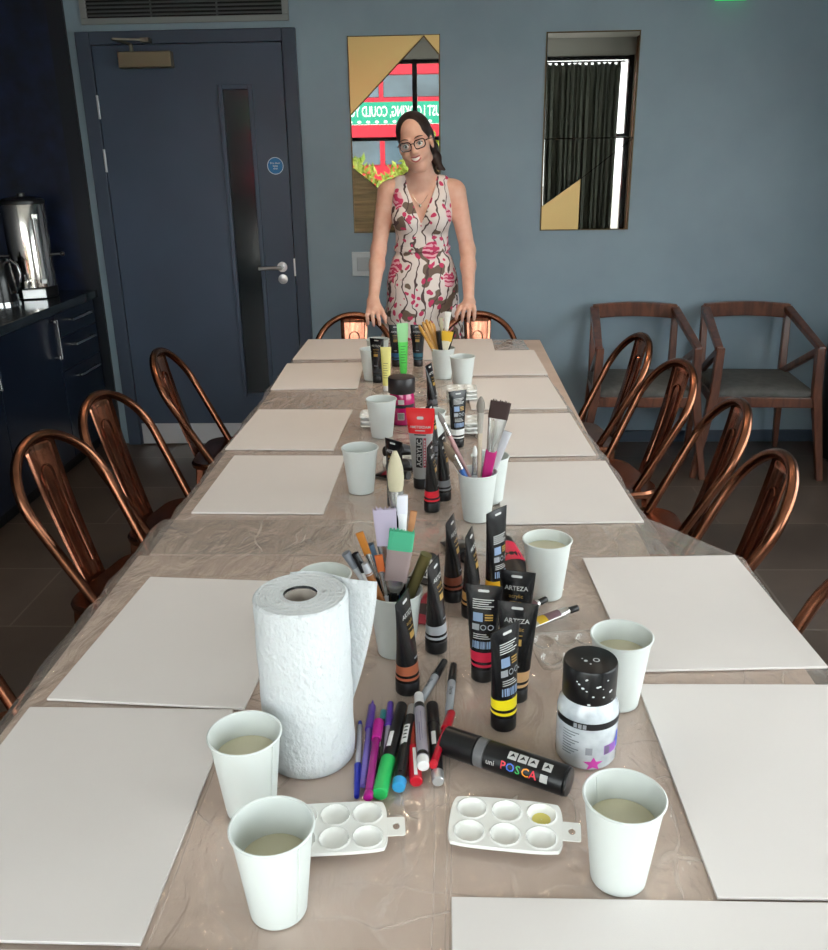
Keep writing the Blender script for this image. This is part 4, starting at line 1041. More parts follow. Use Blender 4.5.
pen('paint_marker', 'grey paint marker with white ends lying on top of the row', (-.042,1.085,.004),(-.031,.918,.010), .0078, [(0,.17,.85,.9,Pwh,'cap'),(.16,.24,.95,.95,Pk,'collar'),(.23,.92,1,1,Pgy,'barrel'),(.84,.9,1.01,1.01,Pk,'dark_ring'),(.9,1,1.02,1.02,Pwh,'end_cap')], G_, lift=.004, text=([(wl(-.012+0*k,.030,-.0005,.0005),.55,0,0) for k in (0,)]+[(wl(-.030,.034,.0025,.0031),.5,0,0),(wl(-.026,.02,-.0034,-.0028),.5,0,0)], [pm('print_violet', (110,96,130))],1.3))
pen('marker', 'black marker with silver end beside the red pen', (-.022,1.070),(-.012,.905), .0086, [(0,.30,1,1.02,Pk,'cap'),(.28,.9,.95,.95,Pk,'barrel'),(.89,1,.98,.9,Psv,'metal_end')], G_, text=([(wl(-.014,.014),.52,0,0)], [Pwh],1.35))
pen('ballpoint_pen', 'red pen leaning on the large black marker, rightmost of the row', (.006,1.040,.012),(-.019,.922,.014), .0055, [(0,.34,1.05,1.25,Prd,'cap'),(.32,.95,.9,.9,Pmr,'barrel'),(.94,1,1.05,1,Prd,'end_plug')], G_)
SB = pm('barrel_grey', (150,154,160), .35)
for lb_, a, b in (('grey permanent marker with black cap, lying slanted, left one','a','b'),):
    pen('permanent_marker', 'grey permanent marker with black cap, lying slanted beneath the silver-banded tube', (-.004,1.192),(-.041,1.078), .0062, [(0,.40,.85,1.08,Pk,'cap'),(.38,.95,1,.92,SB,'barrel'),(.95,1,.7,.6,SB,'end')], 'grey permanent markers', clip=(.05,.36,Pk), text=([('Sharpie',.62,.0075,0)], [Pk],1.0))
    pen('permanent_marker', 'grey permanent marker with black cap, lying straight beneath the crimson tube', (.010,1.182),(.0015,1.048), .0062, [(0,.38,.85,1.08,Pk,'cap'),(.36,.95,1,.92,SB,'barrel'),(.95,1,.7,.6,SB,'end')], 'grey permanent markers', clip=(.05,.34,Pk), text=([('Sharpie',.60,.0070,0)], [Pk],1.3))
# large paint marker
PR = .0200
tx = [('uni',.425,.0100,0)] + [(c,.525+.058*k,.0150,1+k) for k, c in enumerate('POSCA')]
tx += [(wl(-.005,.005,.000,.010),.84,0,0)]
big = pen('paint_marker', 'large black paint marker lying with colourful lettering', (-.003,.975),(.153,.893), PR, [(0,.275,.98,1.0,Pk,'cap'),(.27,.275,.9,.9,Pk,'gap'),(.275,.36,.97,.97,mat('marker_ring_grey',(104,104,106),.35),'grey_ring'),(.355,.98,.97,.97,Pk,'barrel'),(.98,1,.93,.90,Pk,'end_cap')], None, text=(tx, [PW, mat('l_red',(226,60,80),.4), mat('l_blue',(70,110,210),.4), mat('l_green',(60,170,90),.4), mat('l_orange',(240,150,40),.4), mat('l_red2',(220,40,60),.4)], .12))
big['label'] = 'large black paint marker lying with colourful lettering'
ic = MB(); L_ = .179
for k in range(4):
    def fn(x, y, k=k): th = 1.15+y/PR; q = (.57+.078*k+(.03 if k == 3 else 0))*L_+x; return (q, -(PR*.972+.0006)*cos(th), (PR*.972+.0006)*sin(th))
    ic.m = 0; ic.mapped(rect_geo(-.006,.006,-.0055,.0055,2,4), fn)
    ic.m = 1; ic.mapped(([(-.004,-.003),(.0,.0035),(.004,-.002),(.001,-.001)],[(0,1,2,3)]), lambda x, y: tuple(Vector(fn(x,y))*1.0+Vector((0,-.0002,.0004))))
ic.build('pictogram_print', [PW, Pk], big, smooth=0)

# ---- brushes
FER = mat('ferrule_metal', (188,188,186), .25, metal=.9)
def brush(label, a, b, hw, hd, parts, cat='paint brush', grp=None, flat=0., name='paint_brush'):
    """brush from butt a to tip b; parts list of (t0,t1,w0,d0,w1,d1,material,part); flat = turn of the flat side about its axis"""
    a = Vector(a); b = Vector(b); L_ = (b-a).length; d = (b-a).normalized()
    t = thing(name, label, cat, a, group=grp)
    xa = (Vector((1,0,0))-d*d.x).normalized(); ya = d.cross(xa); t.rotation_euler = (Matrix((xa,ya,d)).transposed() @ Matrix.Rotation(flat, 3, 'Z')).to_euler()
    for t0, t1, w0, d0, w1, d1, m_, pn in parts:
        n = 16; rg = []
        for k in range(6):
            u = k/5; w_ = w0+(w1-w0)*u; dd = d0+(d1-d0)*u
            rg.append([(w_*cos(2*PI*j/n), dd*sin(2*PI*j/n), (t0+(t1-t0)*u)*L_) if max(w_,dd)/min(w_,dd) < 1.8 else
                       (w_*math.copysign(abs(cos(2*PI*j/n))**.45, cos(2*PI*j/n)), dd*math.copysign(abs(sin(2*PI*j/n))**.45, sin(2*PI*j/n)), (t0+(t1-t0)*u)*L_) for j in range(n)])
        if pn == 'bristles_round':
            rg = [[(p[0],p[1],p[2]) for p in r] for r in rg]
            for k, s_ in enumerate((.8,1.,1.05,.95,.7,.25)): rg[k] = [(w0*s_*cos(2*PI*j/n), d0*s_*sin(2*PI*j/n), (t0+(t1-t0)*(k/5))*L_) for j in range(n)]
            pn = 'bristles'
        m = MB(); m.loft(rg)
        if pn == 'bristles' and w1 > .012:
            random.seed(int(L_*1e5))
            for k in range(46):
                x = random.uniform(-1,1); y = random.uniform(-1,1); e_ = random.uniform(-.004,.005)
                m.bar((x*w0*.9,y*d0*.8,t0*L_),(x*w1,y*d1*.9,t1*L_+e_), .0012,.0012)
        m.build(pn, m_, t, smooth=50)
    return t
def bm(n, c, r=.8): return mat('brush_'+n, c, r)
Wd = bm('wood', (196,150,92), .4); Og = bm('gold_nylon', (178,110,30), .45); Bk = bm('black_lacquer', (22,22,24), .25); Blu = bm('blue_lacquer', (40,84,150), .3); Wht = bm('pale_bristle', (214,214,224), .7); Lav = bm('lavender_bristle', (176,166,186), .75); Grn = bm('green_bristle', (70,166,128), .75); Brn = bm('dark_bristle', (58,42,40), .85); Crm = bm('cream_bristle', (180,172,146), .8); Mgh = bm('magenta_handle', (176,30,110), .35); Slv = bm('silver_handle', (176,178,182), .3); Ylw = bm('yellow_handle', (190,138,56), .4); Clr = bm('frosted_handle', (190,190,196), .2)
gB = 'brushes in the cup by the paper towel roll'
cx, cy = -.083, 1.235; zb = TZ+.010
def rod(t0, t1, r0, r1, m_, n='handle'): return (t0,t1,r0,r0,r1,r1,m_,n)
def fl(t0, t1, w0, w1, d0, d1, m_, n): return (t0,t1,w0,d0,w1,d1,m_,n)
brush('flat brush with green paint across its wide bristles', (cx-.016,cy-.006,zb),(-.068,1.212,.972), .02,.006, [rod(0,.5,.008,.008,Bk),fl(.48,.60,.010,.017,.007,.006,FER,'ferrule'),fl(.59,.86,.018,.0195,.006,.005,bm('grey_bristle',(150,132,132)),'bristle_root'),fl(.85,1,.0195,.0195,.0052,.003,Grn,'bristles')], grp=gB)
brush('wide brush with lavender bristles left of the green one', (cx,cy+.012,zb),(-.098,1.252,.992), .02,.006, [rod(0,.55,.007,.007,Slv),fl(.53,.74,.010,.017,.007,.005,FER,'ferrule'),fl(.73,1,.0165,.0185,.005,.0035,Lav,'bristles')], grp=gB)
brush('small flat brush with white tip, standing tallest but one', (cx+.01,cy+.014,zb),(-.070,1.262,1.012), .01,.005, [rod(0,.72,.005,.005,Bk),fl(.70,.88,.0055,.008,.005,.004,pm('white_ferrule',(225,226,228)),'ferrule'),fl(.87,1,.0085,.009,.004,.003,Wht,'bristles')], grp=gB)
brush('oval brush with pale cream bristles, tallest in the near cup', (cx+.004,cy+.02,zb),(-.080,1.270,1.082), .012,.01, [rod(0,.70,.0075,.008,Bk),(.68,.80,.009,.007,.0125,.008,FER,'ferrule'),(.79,1,.0125,.009,.01,.006,Crm,'bristles_round')], grp=gB)
brush('flat brush with gold bristles leaning left in the near cup', (cx+.012,cy-.002,zb),(-.137,1.240,.958), .006,.003, [rod(0,.62,.0045,.004,Bk),fl(.6,.82,.004,.0058,.004,.003,FER,'ferrule'),fl(.81,1,.006,.0065,.003,.0022,Og,'bristles')], grp=gB)
brush('silver-handled brush leaning farthest left in the near cup', (cx+.018,cy-.006,zb),(-.158,1.225,.930), .005,.004, [rod(0,.86,.004,.0055,Slv),rod(.85,1,.006,.0075,bm('grey_tip',(120,124,132)),'handle_end')], grp=gB)
brush('black and white handled brush leaning left in the near cup', (cx+.014,cy-.01,zb),(-.143,1.222,.930), .005,.004, [rod(0,.6,.0045,.006,Bk),rod(.58,.82,.0062,.0062,pm('white_sleeve',(220,220,216)),'sleeve'),rod(.8,1,.0062,.006,Bk,'handle_end')], grp=gB)
brush('dark blue handled brush leaning left behind the striped one', (cx+.008,cy+.004,zb),(-.122,1.245,.935), .005,.004, [rod(0,.75,.0045,.006,Blu),rod(.74,1,.0062,.007,bm('steel_blue',(64,84,104),.3),'handle_end')], grp=gB)
brush('brown wooden brush handle leaning left at the cup front', (cx+.012,cy-.016,zb),(-.128,1.212,.918), .005,.004, [rod(0,.9,.0055,.0065,bm('brown_wood',(136,84,40),.4)),rod(.88,1,.0066,.005,Slv,'handle_end')], grp=gB)
brush('small brush with orange tip in front of the lavender bristles', (cx,cy-.012,zb),(-.106,1.216,.930), .005,.003, [rod(0,.6,.0045,.004,Slv),fl(.58,.84,.0042,.0055,.004,.003,FER,'ferrule'),fl(.83,1,.006,.0064,.003,.002,bm('orange_bristle',(190,96,44)),'bristles')], grp=gB)
brush('thick olive gold tube-shaped handle leaning right in the near cup', (cx-.012,cy-.002,zb),(-.032,1.228,.926), .01,.01, [rod(0,1,.0085,.0095,mat('olive_gold',(112,104,66),.3,metal=.6))], grp=gB)
brush('thin brush with brown tip right of the white-tipped brush', (cx-.008,cy+.016,zb),(-.052,1.262,.985), .005,.004, [rod(0,.7,.004,.0035,Blu),fl(.68,.85,.0036,.005,.0035,.003,FER,'ferrule'),fl(.84,1,.005,.0055,.003,.002,bm('tan_bristle',(176,124,84)),'bristles')], grp=gB)
gM = 'brushes in the cup with the wide dark brush'
cx, cy = .067, 1.788
brush('wide flat brush with dark brown bristles and magenta handle', (cx+.004,cy-.006,zb),(.116,1.800,1.014), .022,.006, [fl(0,.58,.0075,.0125,.006,.006,Mgh,'handle'),fl(.57,.87,.0105,.0215,.008,.007,FER,'ferrule'),fl(.86,1,.0215,.0225,.0075,.006,Brn,'bristles')], grp=gM, flat=0.)
brush('slim pale wooden brush with round grey tip, standing upright', (cx+.002,cy+.006,zb),(.073,1.792,1.028), .006,.006, [rod(0,.72,.005,.0055,bm('pale_wood',(196,180,160),.5)),rod(.7,.88,.0055,.0075,bm('pale_ferrule',(170,164,156),.4),'ferrule'),(.87,1,.009,.009,.008,.008,bm('grey_round',(130,124,116)),'bristles_round')], grp=gM)
brush('clear-handled broad brush behind the magenta-handled one', (cx,cy+.012,zb),(.128,1.815,.945), .014,.005, [fl(0,1,.006,.015,.004,.004,Clr,'handle')], grp=gM)
brush('long pale brush leaning far left in the middle cup', (cx+.022,cy,zb),(-.018,1.780,.998), .005,.004, [rod(0,.8,.0045,.005,bm('pink_grey',(176,136,136),.4)),rod(.78,.9,.005,.0055,FER,'ferrule'),(.89,1,.0055,.0055,.004,.004,bm('grey_bristle2',(120,112,108)),'bristles_round')], grp=gM)
brush('brown filbert brush leaning left in the middle cup', (cx+.020,cy-.012,zb),(-.006,1.768,.935), .006,.004, [rod(0,.56,.0045,.004,Prd),rod(.54,.76,.0045,.0058,FER,'ferrule'),(.75,1,.0085,.005,.006,.004,bm('olive_bristle',(112,96,80)),'bristles_round')], grp=gM)
brush('short brush with blue handle end leaning left in the middle cup', (cx+.018,cy-.016,zb),(.016,1.762,.908), .005,.004, [rod(0,.78,.0048,.0062,Blu),rod(.76,1,.0055,.004,FER,'ferrule')], grp=gM)
brush('pointed silver brush tip between blue and slim brushes', (cx-.006,cy-.014,zb),(.060,1.764,.928), .005,.004, [rod(0,.6,.005,.006,Slv),rod(.58,.86,.006,.005,FER,'ferrule'),(.85,1,.005,.004,.003,.003,bm('white_point',(206,206,204)),'bristles_round')], grp=gM)
gF = 'brushes in the far cup'
cx, cy = -.013, 3.10
for k, (ex_, ez) in enumerate(((-.098,.945),(-.085,.956),(-.073,.962),(-.060,.955),(-.048,.945))):
    brush(('outermost','second','third','fourth','innermost')[k]+' golden-handled brush of the fan leaning left in the far cup', (cx+.018-.005*k,cy-.014+.007*k,zb),(ex_,3.085+.01*k,ez), .005,.005, [rod(0,.95,.0045,.0065,Ylw if k % 2 == 0 else Wd),rod(.94,1,.006,.004,Ylw,'handle_end')], grp=gF)
brush('thick black handled brush in the far cup', (cx+.004,cy-.010,zb),(-.030,3.080,.925), .008,.008, [rod(0,1,.006,.0095,Bk)], grp=gF)
brush('wide yellow-tipped flat brush in the far cup', (cx-.006,cy-.006,zb),(.004,3.085,.922), .018,.006, [rod(0,.6,.006,.008,Crm),fl(.58,.8,.010,.017,.006,.006,bm('cream_ferrule',(222,212,186),.4),'ferrule'),fl(.79,1,.018,.021,.006,.005,bm('yellow_bristle',(222,176,50)),'bristles')], grp=gF)
brush('black brush leaning right in the far cup', (cx-.014,cy+.004,zb),(.026,3.105,.922), .006,.006, [rod(0,1,.005,.0085,Bk)], grp=gF)
brush('tall white brush standing at the back of the far cup', (cx-.004,cy+.016,zb),(.006,3.13,.985), .008,.005, [rod(0,.72,.005,.005,Wht),fl(.7,1,.007,.012,.005,.004,bm('white_bristle',(226,222,214)),'bristles')], grp=gF)
brush('second tall white brush left of the back one in the far cup', (cx+.004,cy+.012,zb),(-.020,3.125,.965), .008,.005, [rod(0,.75,.005,.005,Crm),fl(.73,1,.006,.008,.005,.004,Crm,'bristles')], grp=gF)
# ------------------------------------------------------------------ the person: implicit surfaces meshed with surface nets
def smin(a, b, k):
    h = np.clip(.5+.5*(b-a)/k, 0, 1); return b*(1-h)+a*h-k*h*(1-h)
class SDF:
    def __init__(self, lo, hi, h):
        self.h = h; self.lo = np.array(lo, float); self.n = np.ceil((np.array(hi)-self.lo)/h).astype(int)+1
        self.F = np.full(self.n, 1.0)
        self.X = [self.lo[i]+h*np.arange(self.n[i]) for i in range(3)]
    def region(self, lo, hi):
        s = []
        for i in range(3):
            a = int(max(0, math.floor((lo[i]-self.lo[i])/self.h))); b = int(min(self.n[i], math.ceil((hi[i]-self.lo[i])/self.h)+1)); s.append(slice(a, max(b, a)))
        g = np.meshgrid(*[self.X[i][s[i]] for i in range(3)], indexing='ij')
        return tuple(s), g
    def put(self, s, d, k, op):
        F = self.F[s]
        if op == 'add': self.F[s] = smin(F, d, k)
        elif op == 'sub': self.F[s] = -smin(-F, d, k)
    def ell(self, c, r, k=.02, M=None, op='add'):
        """ellipsoid; M optional (3x3 rotation, pivot) frame"""
        c = np.array(c, float); r = np.array(r, float); R3 = None
        if M is not None: R3, pv = M; cw = R3@c+pv
        else: cw = c
        m = r.max()+.06
        s, (x,y,z) = self.region(cw-m, cw+m)
        if x.size == 0: return
        x, y, z = x-cw[0], y-cw[1], z-cw[2]
        if R3 is not None: x, y, z = [R3[0,i]*x+R3[1,i]*y+R3[2,i]*z for i in range(3)]
        k0 = np.sqrt((x/r[0])**2+(y/r[1])**2+(z/r[2])**2)+1e-9; k1 = np.sqrt((x/r[0]**2)**2+(y/r[1]**2)**2+(z/r[2]**2)**2)+1e-9
        self.put(s, k0*(k0-1)/k1, k, op)
    def cone(self, a, b, ra, rb, k=.02, M=None, op='add', flat=None):
        a = np.array(a, float); b = np.array(b, float)
        if M is not None: a = M[0]@a+M[1]; b = M[0]@b+M[1]
        m = max(ra, rb)+.06
        s, (x,y,z) = self.region(np.minimum(a,b)-m, np.maximum(a,b)+m)
        if x.size == 0: return
        ab = b-a; L2 = ab@ab
        t = np.clip(((x-a[0])*ab[0]+(y-a[1])*ab[1]+(z-a[2])*ab[2])/L2, 0, 1)
        d = np.sqrt((x-a[0]-t*ab[0])**2+(y-a[1]-t*ab[1])**2+(z-a[2]-t*ab[2])**2)-(ra+(rb-ra)*t)
        self.put(s, d, k, op)
    def mesh(self):
        F = self.F; h = self.h; n = F.shape; inside = F < 0
        c = np.zeros(tuple(q-1 for q in n), int)
        for dx in (0,1):
            for dy in (0,1):
                for dz in (0,1): c += inside[dx:n[0]-1+dx, dy:n[1]-1+dy, dz:n[2]-1+dz]
        act = (c > 0) & (c < 8); I = np.argwhere(act); idx = np.full(c.shape, -1); idx[act] = np.arange(len(I))
        acc = np.zeros((len(I),3)); cnt = np.zeros(len(I))
        cor = [(0,0,0),(1,0,0),(0,1,0),(1,1,0),(0,0,1),(1,0,1),(0,1,1),(1,1,1)]
        for p in range(8):
            for q in range(p+1, 8):
                if sum(abs(cor[p][i]-cor[q][i]) for i in range(3)) != 1: continue
                fa = F[I[:,0]+cor[p][0], I[:,1]+cor[p][1], I[:,2]+cor[p][2]]; fb = F[I[:,0]+cor[q][0], I[:,1]+cor[q][1], I[:,2]+cor[q][2]]
                k = (fa < 0) != (fb < 0); t = np.where(k, fa/(fa-fb+1e-12*(fa == fb)), 0)
                for i in range(3): acc[:,i] += np.where(k, cor[p][i]+t*(cor[q][i]-cor[p][i]), 0)
                cnt += k
        V = self.lo+h*(I+acc/cnt[:,None]); Q = []
        for ax in range(3):
            u, v = (ax+1) % 3, (ax+2) % 3
            sl0 = [slice(1, n[i]-1) for i in range(3)]; sl1 = list(sl0)
            sl0[ax] = slice(0, n[ax]-1); sl1[ax] = slice(1, n[ax])
            A = inside[tuple(sl0)]; B = inside[tuple(sl1)]; E_ = np.argwhere(A != B)
            if len(E_) == 0: continue
            off = np.ones(3, int); off[ax] = 0
            P = E_+off; fl_ = A[tuple(E_.T)]
            du = np.zeros(3, int); du[u] = 1; dv = np.zeros(3, int); dv[v] = 1
            g = lambda p: idx[p[:,0],p[:,1],p[:,2]]
            q = np.stack([g(P-du-dv), g(P-dv), g(P), g(P-du)], 1)
            q[~fl_] = q[~fl_][:,::-1]; Q.append(q)
        Q = np.concatenate(Q); Q = Q[(Q >= 0).all(1)]
        return V, Q
def np_mesh(name, V, Q, mats, parent, smooth_it=1):
    me = bpy.data.meshes.new(name); me.from_pydata(V.tolist(), [], Q.tolist())
    for m in (mats if isinstance(mats, list) else [mats]): me.materials.append(m)
    me.polygons.foreach_set('use_smooth', [True]*len(me.polygons)); me.update()
    o = bpy.data.objects.new(name, me); C.objects.link(o); o.parent = parent
    if smooth_it:
        md = o.modifiers.new('Smooth', 'SMOOTH'); md.factor = .5; md.iterations = smooth_it
    return o

PX, PY = -.113, 4.17
pr = thing('person', 'smiling person in floral sleeveless dress and glasses leaning on the chair backs', 'person', (PX,PY,0))
SKIN = mat('skin', (226,184,164), .5, spec=.35, sss=.15, var=(30,.05), c2=(218,168,148))
# head frame: rolled towards the photo's left, chin forward
roll, yaw, pitch = R(-13), R(-7), R(5)
Rm = np.array((Matrix.Rotation(yaw,3,'Z') @ Matrix.Rotation(roll,3,'Y') @ Matrix.Rotation(pitch,3,'X')))
HP = np.array((-.022,-.055,1.566)); HM = (Rm, HP)
def hw(p): return tuple(Rm@np.array(p, float)+HP)
def torso(s, e=0., k=.04):
    """trunk shared by body and dress; e inflates"""
    s.ell((0,.005,1.285),(.138+e,.088+e,.135+e), k); s.ell((0,.0,1.14),(.112+e,.082+e,.13+e), k); s.ell((0,.01,.95),(.152+e,.105+e,.14+e), k)
    for sx in (-1,1): s.ell((sx*.066,-.062,1.245),(.058+e,.052+e,.056+e), .03)
b = SDF((-.36,-.36,-.005),(.36,.26,1.72),.0048)
torso(b)
for sx in (-1,1):
    b.cone((0,.02,1.40),(sx*.135,.012,1.365), .050,.048, .03)       # shoulder line
    b.cone((sx*.085,.01,.90),(sx*.088,-.005,.48), .082,.054, .03); b.cone((sx*.088,-.005,.48),(sx*.09,.03,.09), .054,.036, .02)
    b.cone((sx*.09,.03,.06),(sx*.095,-.11,.03), .036,.026, .02)
b.cone((-.004,.012,1.39),(-.018,-.010,1.50), .049,.042, .03)           # neck
# arms: shoulder, elbow, wrist (viewer's left, viewer's right)
ARM = {-1: ((-.158,.01,1.355),(-.202,-.030,1.105),(-.222,-.165,.895)), 1: ((.158,.01,1.355),(.212,-.035,1.10),(.216,-.165,.885))}
for sx, (s0, e0, w0) in ARM.items():
    b.cone(s0, e0, .046,.034, .03); b.cone(e0, tuple(e0[i]+(w0[i]-e0[i])*.3 for i in range(3)), .034,.034, .02); b.cone(tuple(e0[i]+(w0[i]-e0[i])*.3 for i in range(3)), w0, .034,.0235, .02)
# hands over the chair hoops
TUBE = {-1: (-.325-PX, 3.932-PY, .829), 1: (.093-PX, 3.938-PY, .842)}
for sx, (tx_, ty_, tz_) in TUBE.items():
    w0 = ARM[sx][2]; n_ = -sx
    kn = (tx_, ty_-.002, tz_+.033)
    b.cone(w0, kn, .0225,.017, .015)
    for q in (-.026,-.009,.009,.026): b.cone((w0[0]+q*.5,w0[1]-.01,w0[2]-.004),(tx_+q,ty_+.002,tz_+.030), .0165,.0125, .012)
    for f_, q, ln in ((0,-.030,.86),(1,-.010,1.0),(2,.011,.95),(3,.031,.76)):
        if sx > 0: ln = (.76,.95,1.0,.86)[f_]
        fan = q*.18
        p0 = (tx_+q, ty_-.004, tz_+.029); p1 = (tx_+q+fan-.004*sx, ty_-.030, tz_+.018); p2 = (tx_+q+fan*1.6-.008*sx, ty_-.031-.002, tz_+.018-.024*ln); p3 = (tx_+q+fan*1.8-.010*sx, ty_-.026, tz_+.016-.048*ln)
        b.cone(p0, p1, .0105,.0092, .006); b.cone(p1, p2, .0092,.0082, .004); b.cone(p2, p3, .0082,.0070, .004)
    ti = (tx_-sx*.034, ty_+.012, tz_+.026)
    b.cone((w0[0]-sx*.014,w0[1]-.02,w0[2]-.012), ti, .014,.0115, .008); b.cone(ti, (tx_-sx*.050, ty_+.010, tz_-.004), .0105,.008, .005)
# head
b.ell((0,.016,.045),(.072,.092,.083), .02, HM); b.ell((0,-.022,-.030),(.060,.068,.082), .025, HM); b.ell((0,-.062,-.098),(.026,.022,.020), .02, HM)
for sx in (-1,1):
    b.ell((sx*.038,-.058,-.038),(.024,.024,.024), .02, HM); b.ell((sx*.031,-.094,.001),(.017,.013,.012), .012, HM, 'sub')
    b.ell((sx*.030,-.080,.022),(.022,.012,.008), .010, HM); b.ell((sx*.071,.006,-.010),(.008,.017,.029), .006, HM); b.cone((sx*.042,-.018,-.070),(sx*.018,-.056,-.098), .020,.017, .02, HM)
b.cone((0,-.086,.006),(0,-.103,-.030), .0075,.0115, .010, HM); b.ell((-.011,-.094,-.034),(.008,.009,.007), .006, HM); b.ell((.011,-.094,-.034),(.008,.009,.007), .006, HM)
b.ell((0,-.082,-.058),(.034,.010,.017), .012, HM)
b.cone((0,.03,-.06),(-.0,.055,-.13), .044,.043, .015, HM)
np_mesh('body', *b.mesh(), SKIN, pr, 1)
# dress
d = SDF((-.30,-.24,.50),(.30,.22,1.44),.0055)
torso(d, .011, .035)
for k in range(13):
    z = 1.05-.045*k; q = k/12; d.ell((0,.004,z),(.140+.095*q,.108+.055*q,.06), .03)
for sx in (-1,1): d.cone((sx*.088,.016,1.378),(sx*.090,-.045,1.33), .050,.038, .02); d.cone((sx*.088,.016,1.378),(sx*.090,.055,1.33), .050,.038, .02)
s_, (x,y,z) = d.region((-9,-9,-9),(9,9,9))
neck_w = np.where(y < .01, np.clip((z-1.222)*.40, -.02, .064), np.clip((z-1.33)*1.0, -.02, .060))
cut = (neck_w-np.abs(x-.000))                       # inside the V: positive
arm = np.abs(x)-(.150-.026*np.clip((z-1.25)/.11, 0, 1))
d.F = np.maximum(np.maximum(d.F, np.where(z > 1.222, cut, -1.)), np.where(z > 1.22, arm, -1.))
d.F = np.maximum(d.F, .53-z)
def floral():
    m = bpy.data.materials.new('floral_print'); m.use_nodes = True
    nt = m.node_tree; N = nt.nodes; L = nt.links; bs = N['Principled BSDF']; bs.inputs['Roughness'].default_value = .85
    tc = N.new('ShaderNodeTexCoord')
    wn = N.new('ShaderNodeTexNoise'); wn.inputs['Scale'].default_value = 14; wn.inputs['Detail'].default_value = 2; L.new(tc.outputs['Object'], wn.inputs['Vector'])
    va = N.new('ShaderNodeVectorMath'); va.operation = 'MULTIPLY_ADD'; va.inputs[1].default_value = (.06,.06,.06); L.new(wn.outputs['Color'], va.inputs[0]); L.new(tc.outputs['Object'], va.inputs[2])
    def vor(scale, feature='F1'):
        v = N.new('ShaderNodeTexVoronoi'); v.feature = feature; v.inputs['Scale'].default_value = scale; L.new(va.outputs[0], v.inputs['Vector']); return v
    def step(sock, lo, hi):
        r = N.new('ShaderNodeMapRange'); r.inputs[1].default_value = lo; r.inputs[2].default_value = hi; r.inputs[3].default_value = 1; r.inputs[4].default_value = 0; L.new(sock, r.inputs[0]); return r.outputs[0]
    def mix(fac, a, col):
        x = N.new('ShaderNodeMix'); x.data_type = 'RGBA'; L.new(fac, x.inputs['Factor'])
        if isinstance(a, tuple): x.inputs['A'].default_value = rgba(a)
        else: L.new(a, x.inputs['A'])
        x.inputs['B'].default_value = rgba(col); return x.outputs['Result']
    def mul(a, b_):
        k = N.new('ShaderNodeMath'); k.operation = 'MULTIPLY'; L.new(a, k.inputs[0]); L.new(b_, k.inputs[1]); return k.outputs[0]
    base = (226,216,212)
    n1 = N.new('ShaderNodeTexNoise'); n1.inputs['Scale'].default_value = 10; n1.inputs['Detail'].default_value = 1; L.new(va.outputs[0], n1.inputs['Vector'])
    br = step(n1.outputs['Fac'], .405, .385)
    c1 = mix(step(n1.outputs['Fac'], .385, .395), base, (112,96,84))
    # thin dark stems
    w1 = N.new('ShaderNodeTexWave'); w1.inputs['Scale'].default_value = 7; w1.inputs['Distortion'].default_value = 9; w1.inputs['Detail'].default_value = 1; L.new(va.outputs[0], w1.inputs['Vector'])
    c2 = mix(step(w1.outputs['Fac'], .035, .06), c1, (84,66,66))
    v1 = vor(10.5); blob = step(v1.outputs['Distance'], .40, .43)
    w2 = N.new('ShaderNodeTexWave'); w2.wave_type = 'RINGS'; w2.inputs['Scale'].default_value = 16; w2.inputs['Distortion'].default_value = 6; w2.inputs['Detail'].default_value = 2; L.new(va.outputs[0], w2.inputs['Vector'])
    pet = step(w2.outputs['Fac'], .62, .50)
    sel = N.new('ShaderNodeSeparateColor'); L.new(v1.outputs['Color'], sel.inputs[0]); pick = step(sel.outputs[0], .72, .70)
    c3 = mix(mul(blob, pick), c2, (232,176,190)); c4 = mix(mul(mul(blob, pick), pet), c3, (196,56,100))
    v2 = vor(26); sel2 = N.new('ShaderNodeSeparateColor'); L.new(v2.outputs['Color'], sel2.inputs[0])
    c5 = mix(mul(step(v2.outputs['Distance'], .30, .33), step(sel2.outputs[1], .28, .26)), c4, (200,62,104))
    L.new(c5, bs.inputs['Base Color'])
    return m
FLO = floral()
dress = np_mesh('dress', *d.mesh(), FLO, pr, 1)
# waistband and centre placket folds
wb = MB(); n = 40; rings = []
for z, e in ((1.098,.0),(1.102,.004),(1.118,.004),(1.122,.0)): rings.append([((.128+e)*cos(2*PI*k/n), .002+(.098+e)*sin(2*PI*k/n), z) for k in range(n)])
wb.loft(rings, True, False, False); wb.build('waistband', FLO, dress)
# hair
hr = SDF((-.20,-.20,1.30),(.20,.20,1.72),.0045)
hr.ell((0,.024,.046),(.0795,.096,.0885), .01, HM)
hr.ell((0,.055,-.02),(.070,.066,.075), .02, HM)
hr.ell((.004,-.118,-.016),(.066,.100,.083), .010, HM, 'sub')
for sx in (-1,1): hr.ell((sx*.085,-.045,-.045),(.035,.075,.055), .008, HM, 'sub')
hr.cone((.02,.105,.03),(.045,.112,-.03), .026,.028, .02, HM); hr.cone((.045,.112,-.03),(.060,.085,-.085), .028,.024, .02, HM); hr.cone((.060,.085,-.085),(.072,.055,-.125), .024,.016, .02, HM); hr.cone((.072,.055,-.125),(.092,.045,-.140), .014,.007, .01, HM)
np_mesh('hair', *hr.mesh(), mat('dark_hair', (46,34,32), .42, spec=.45, bump=(90,.5,.003), stretch=(1,1,.25)), pr, 1)
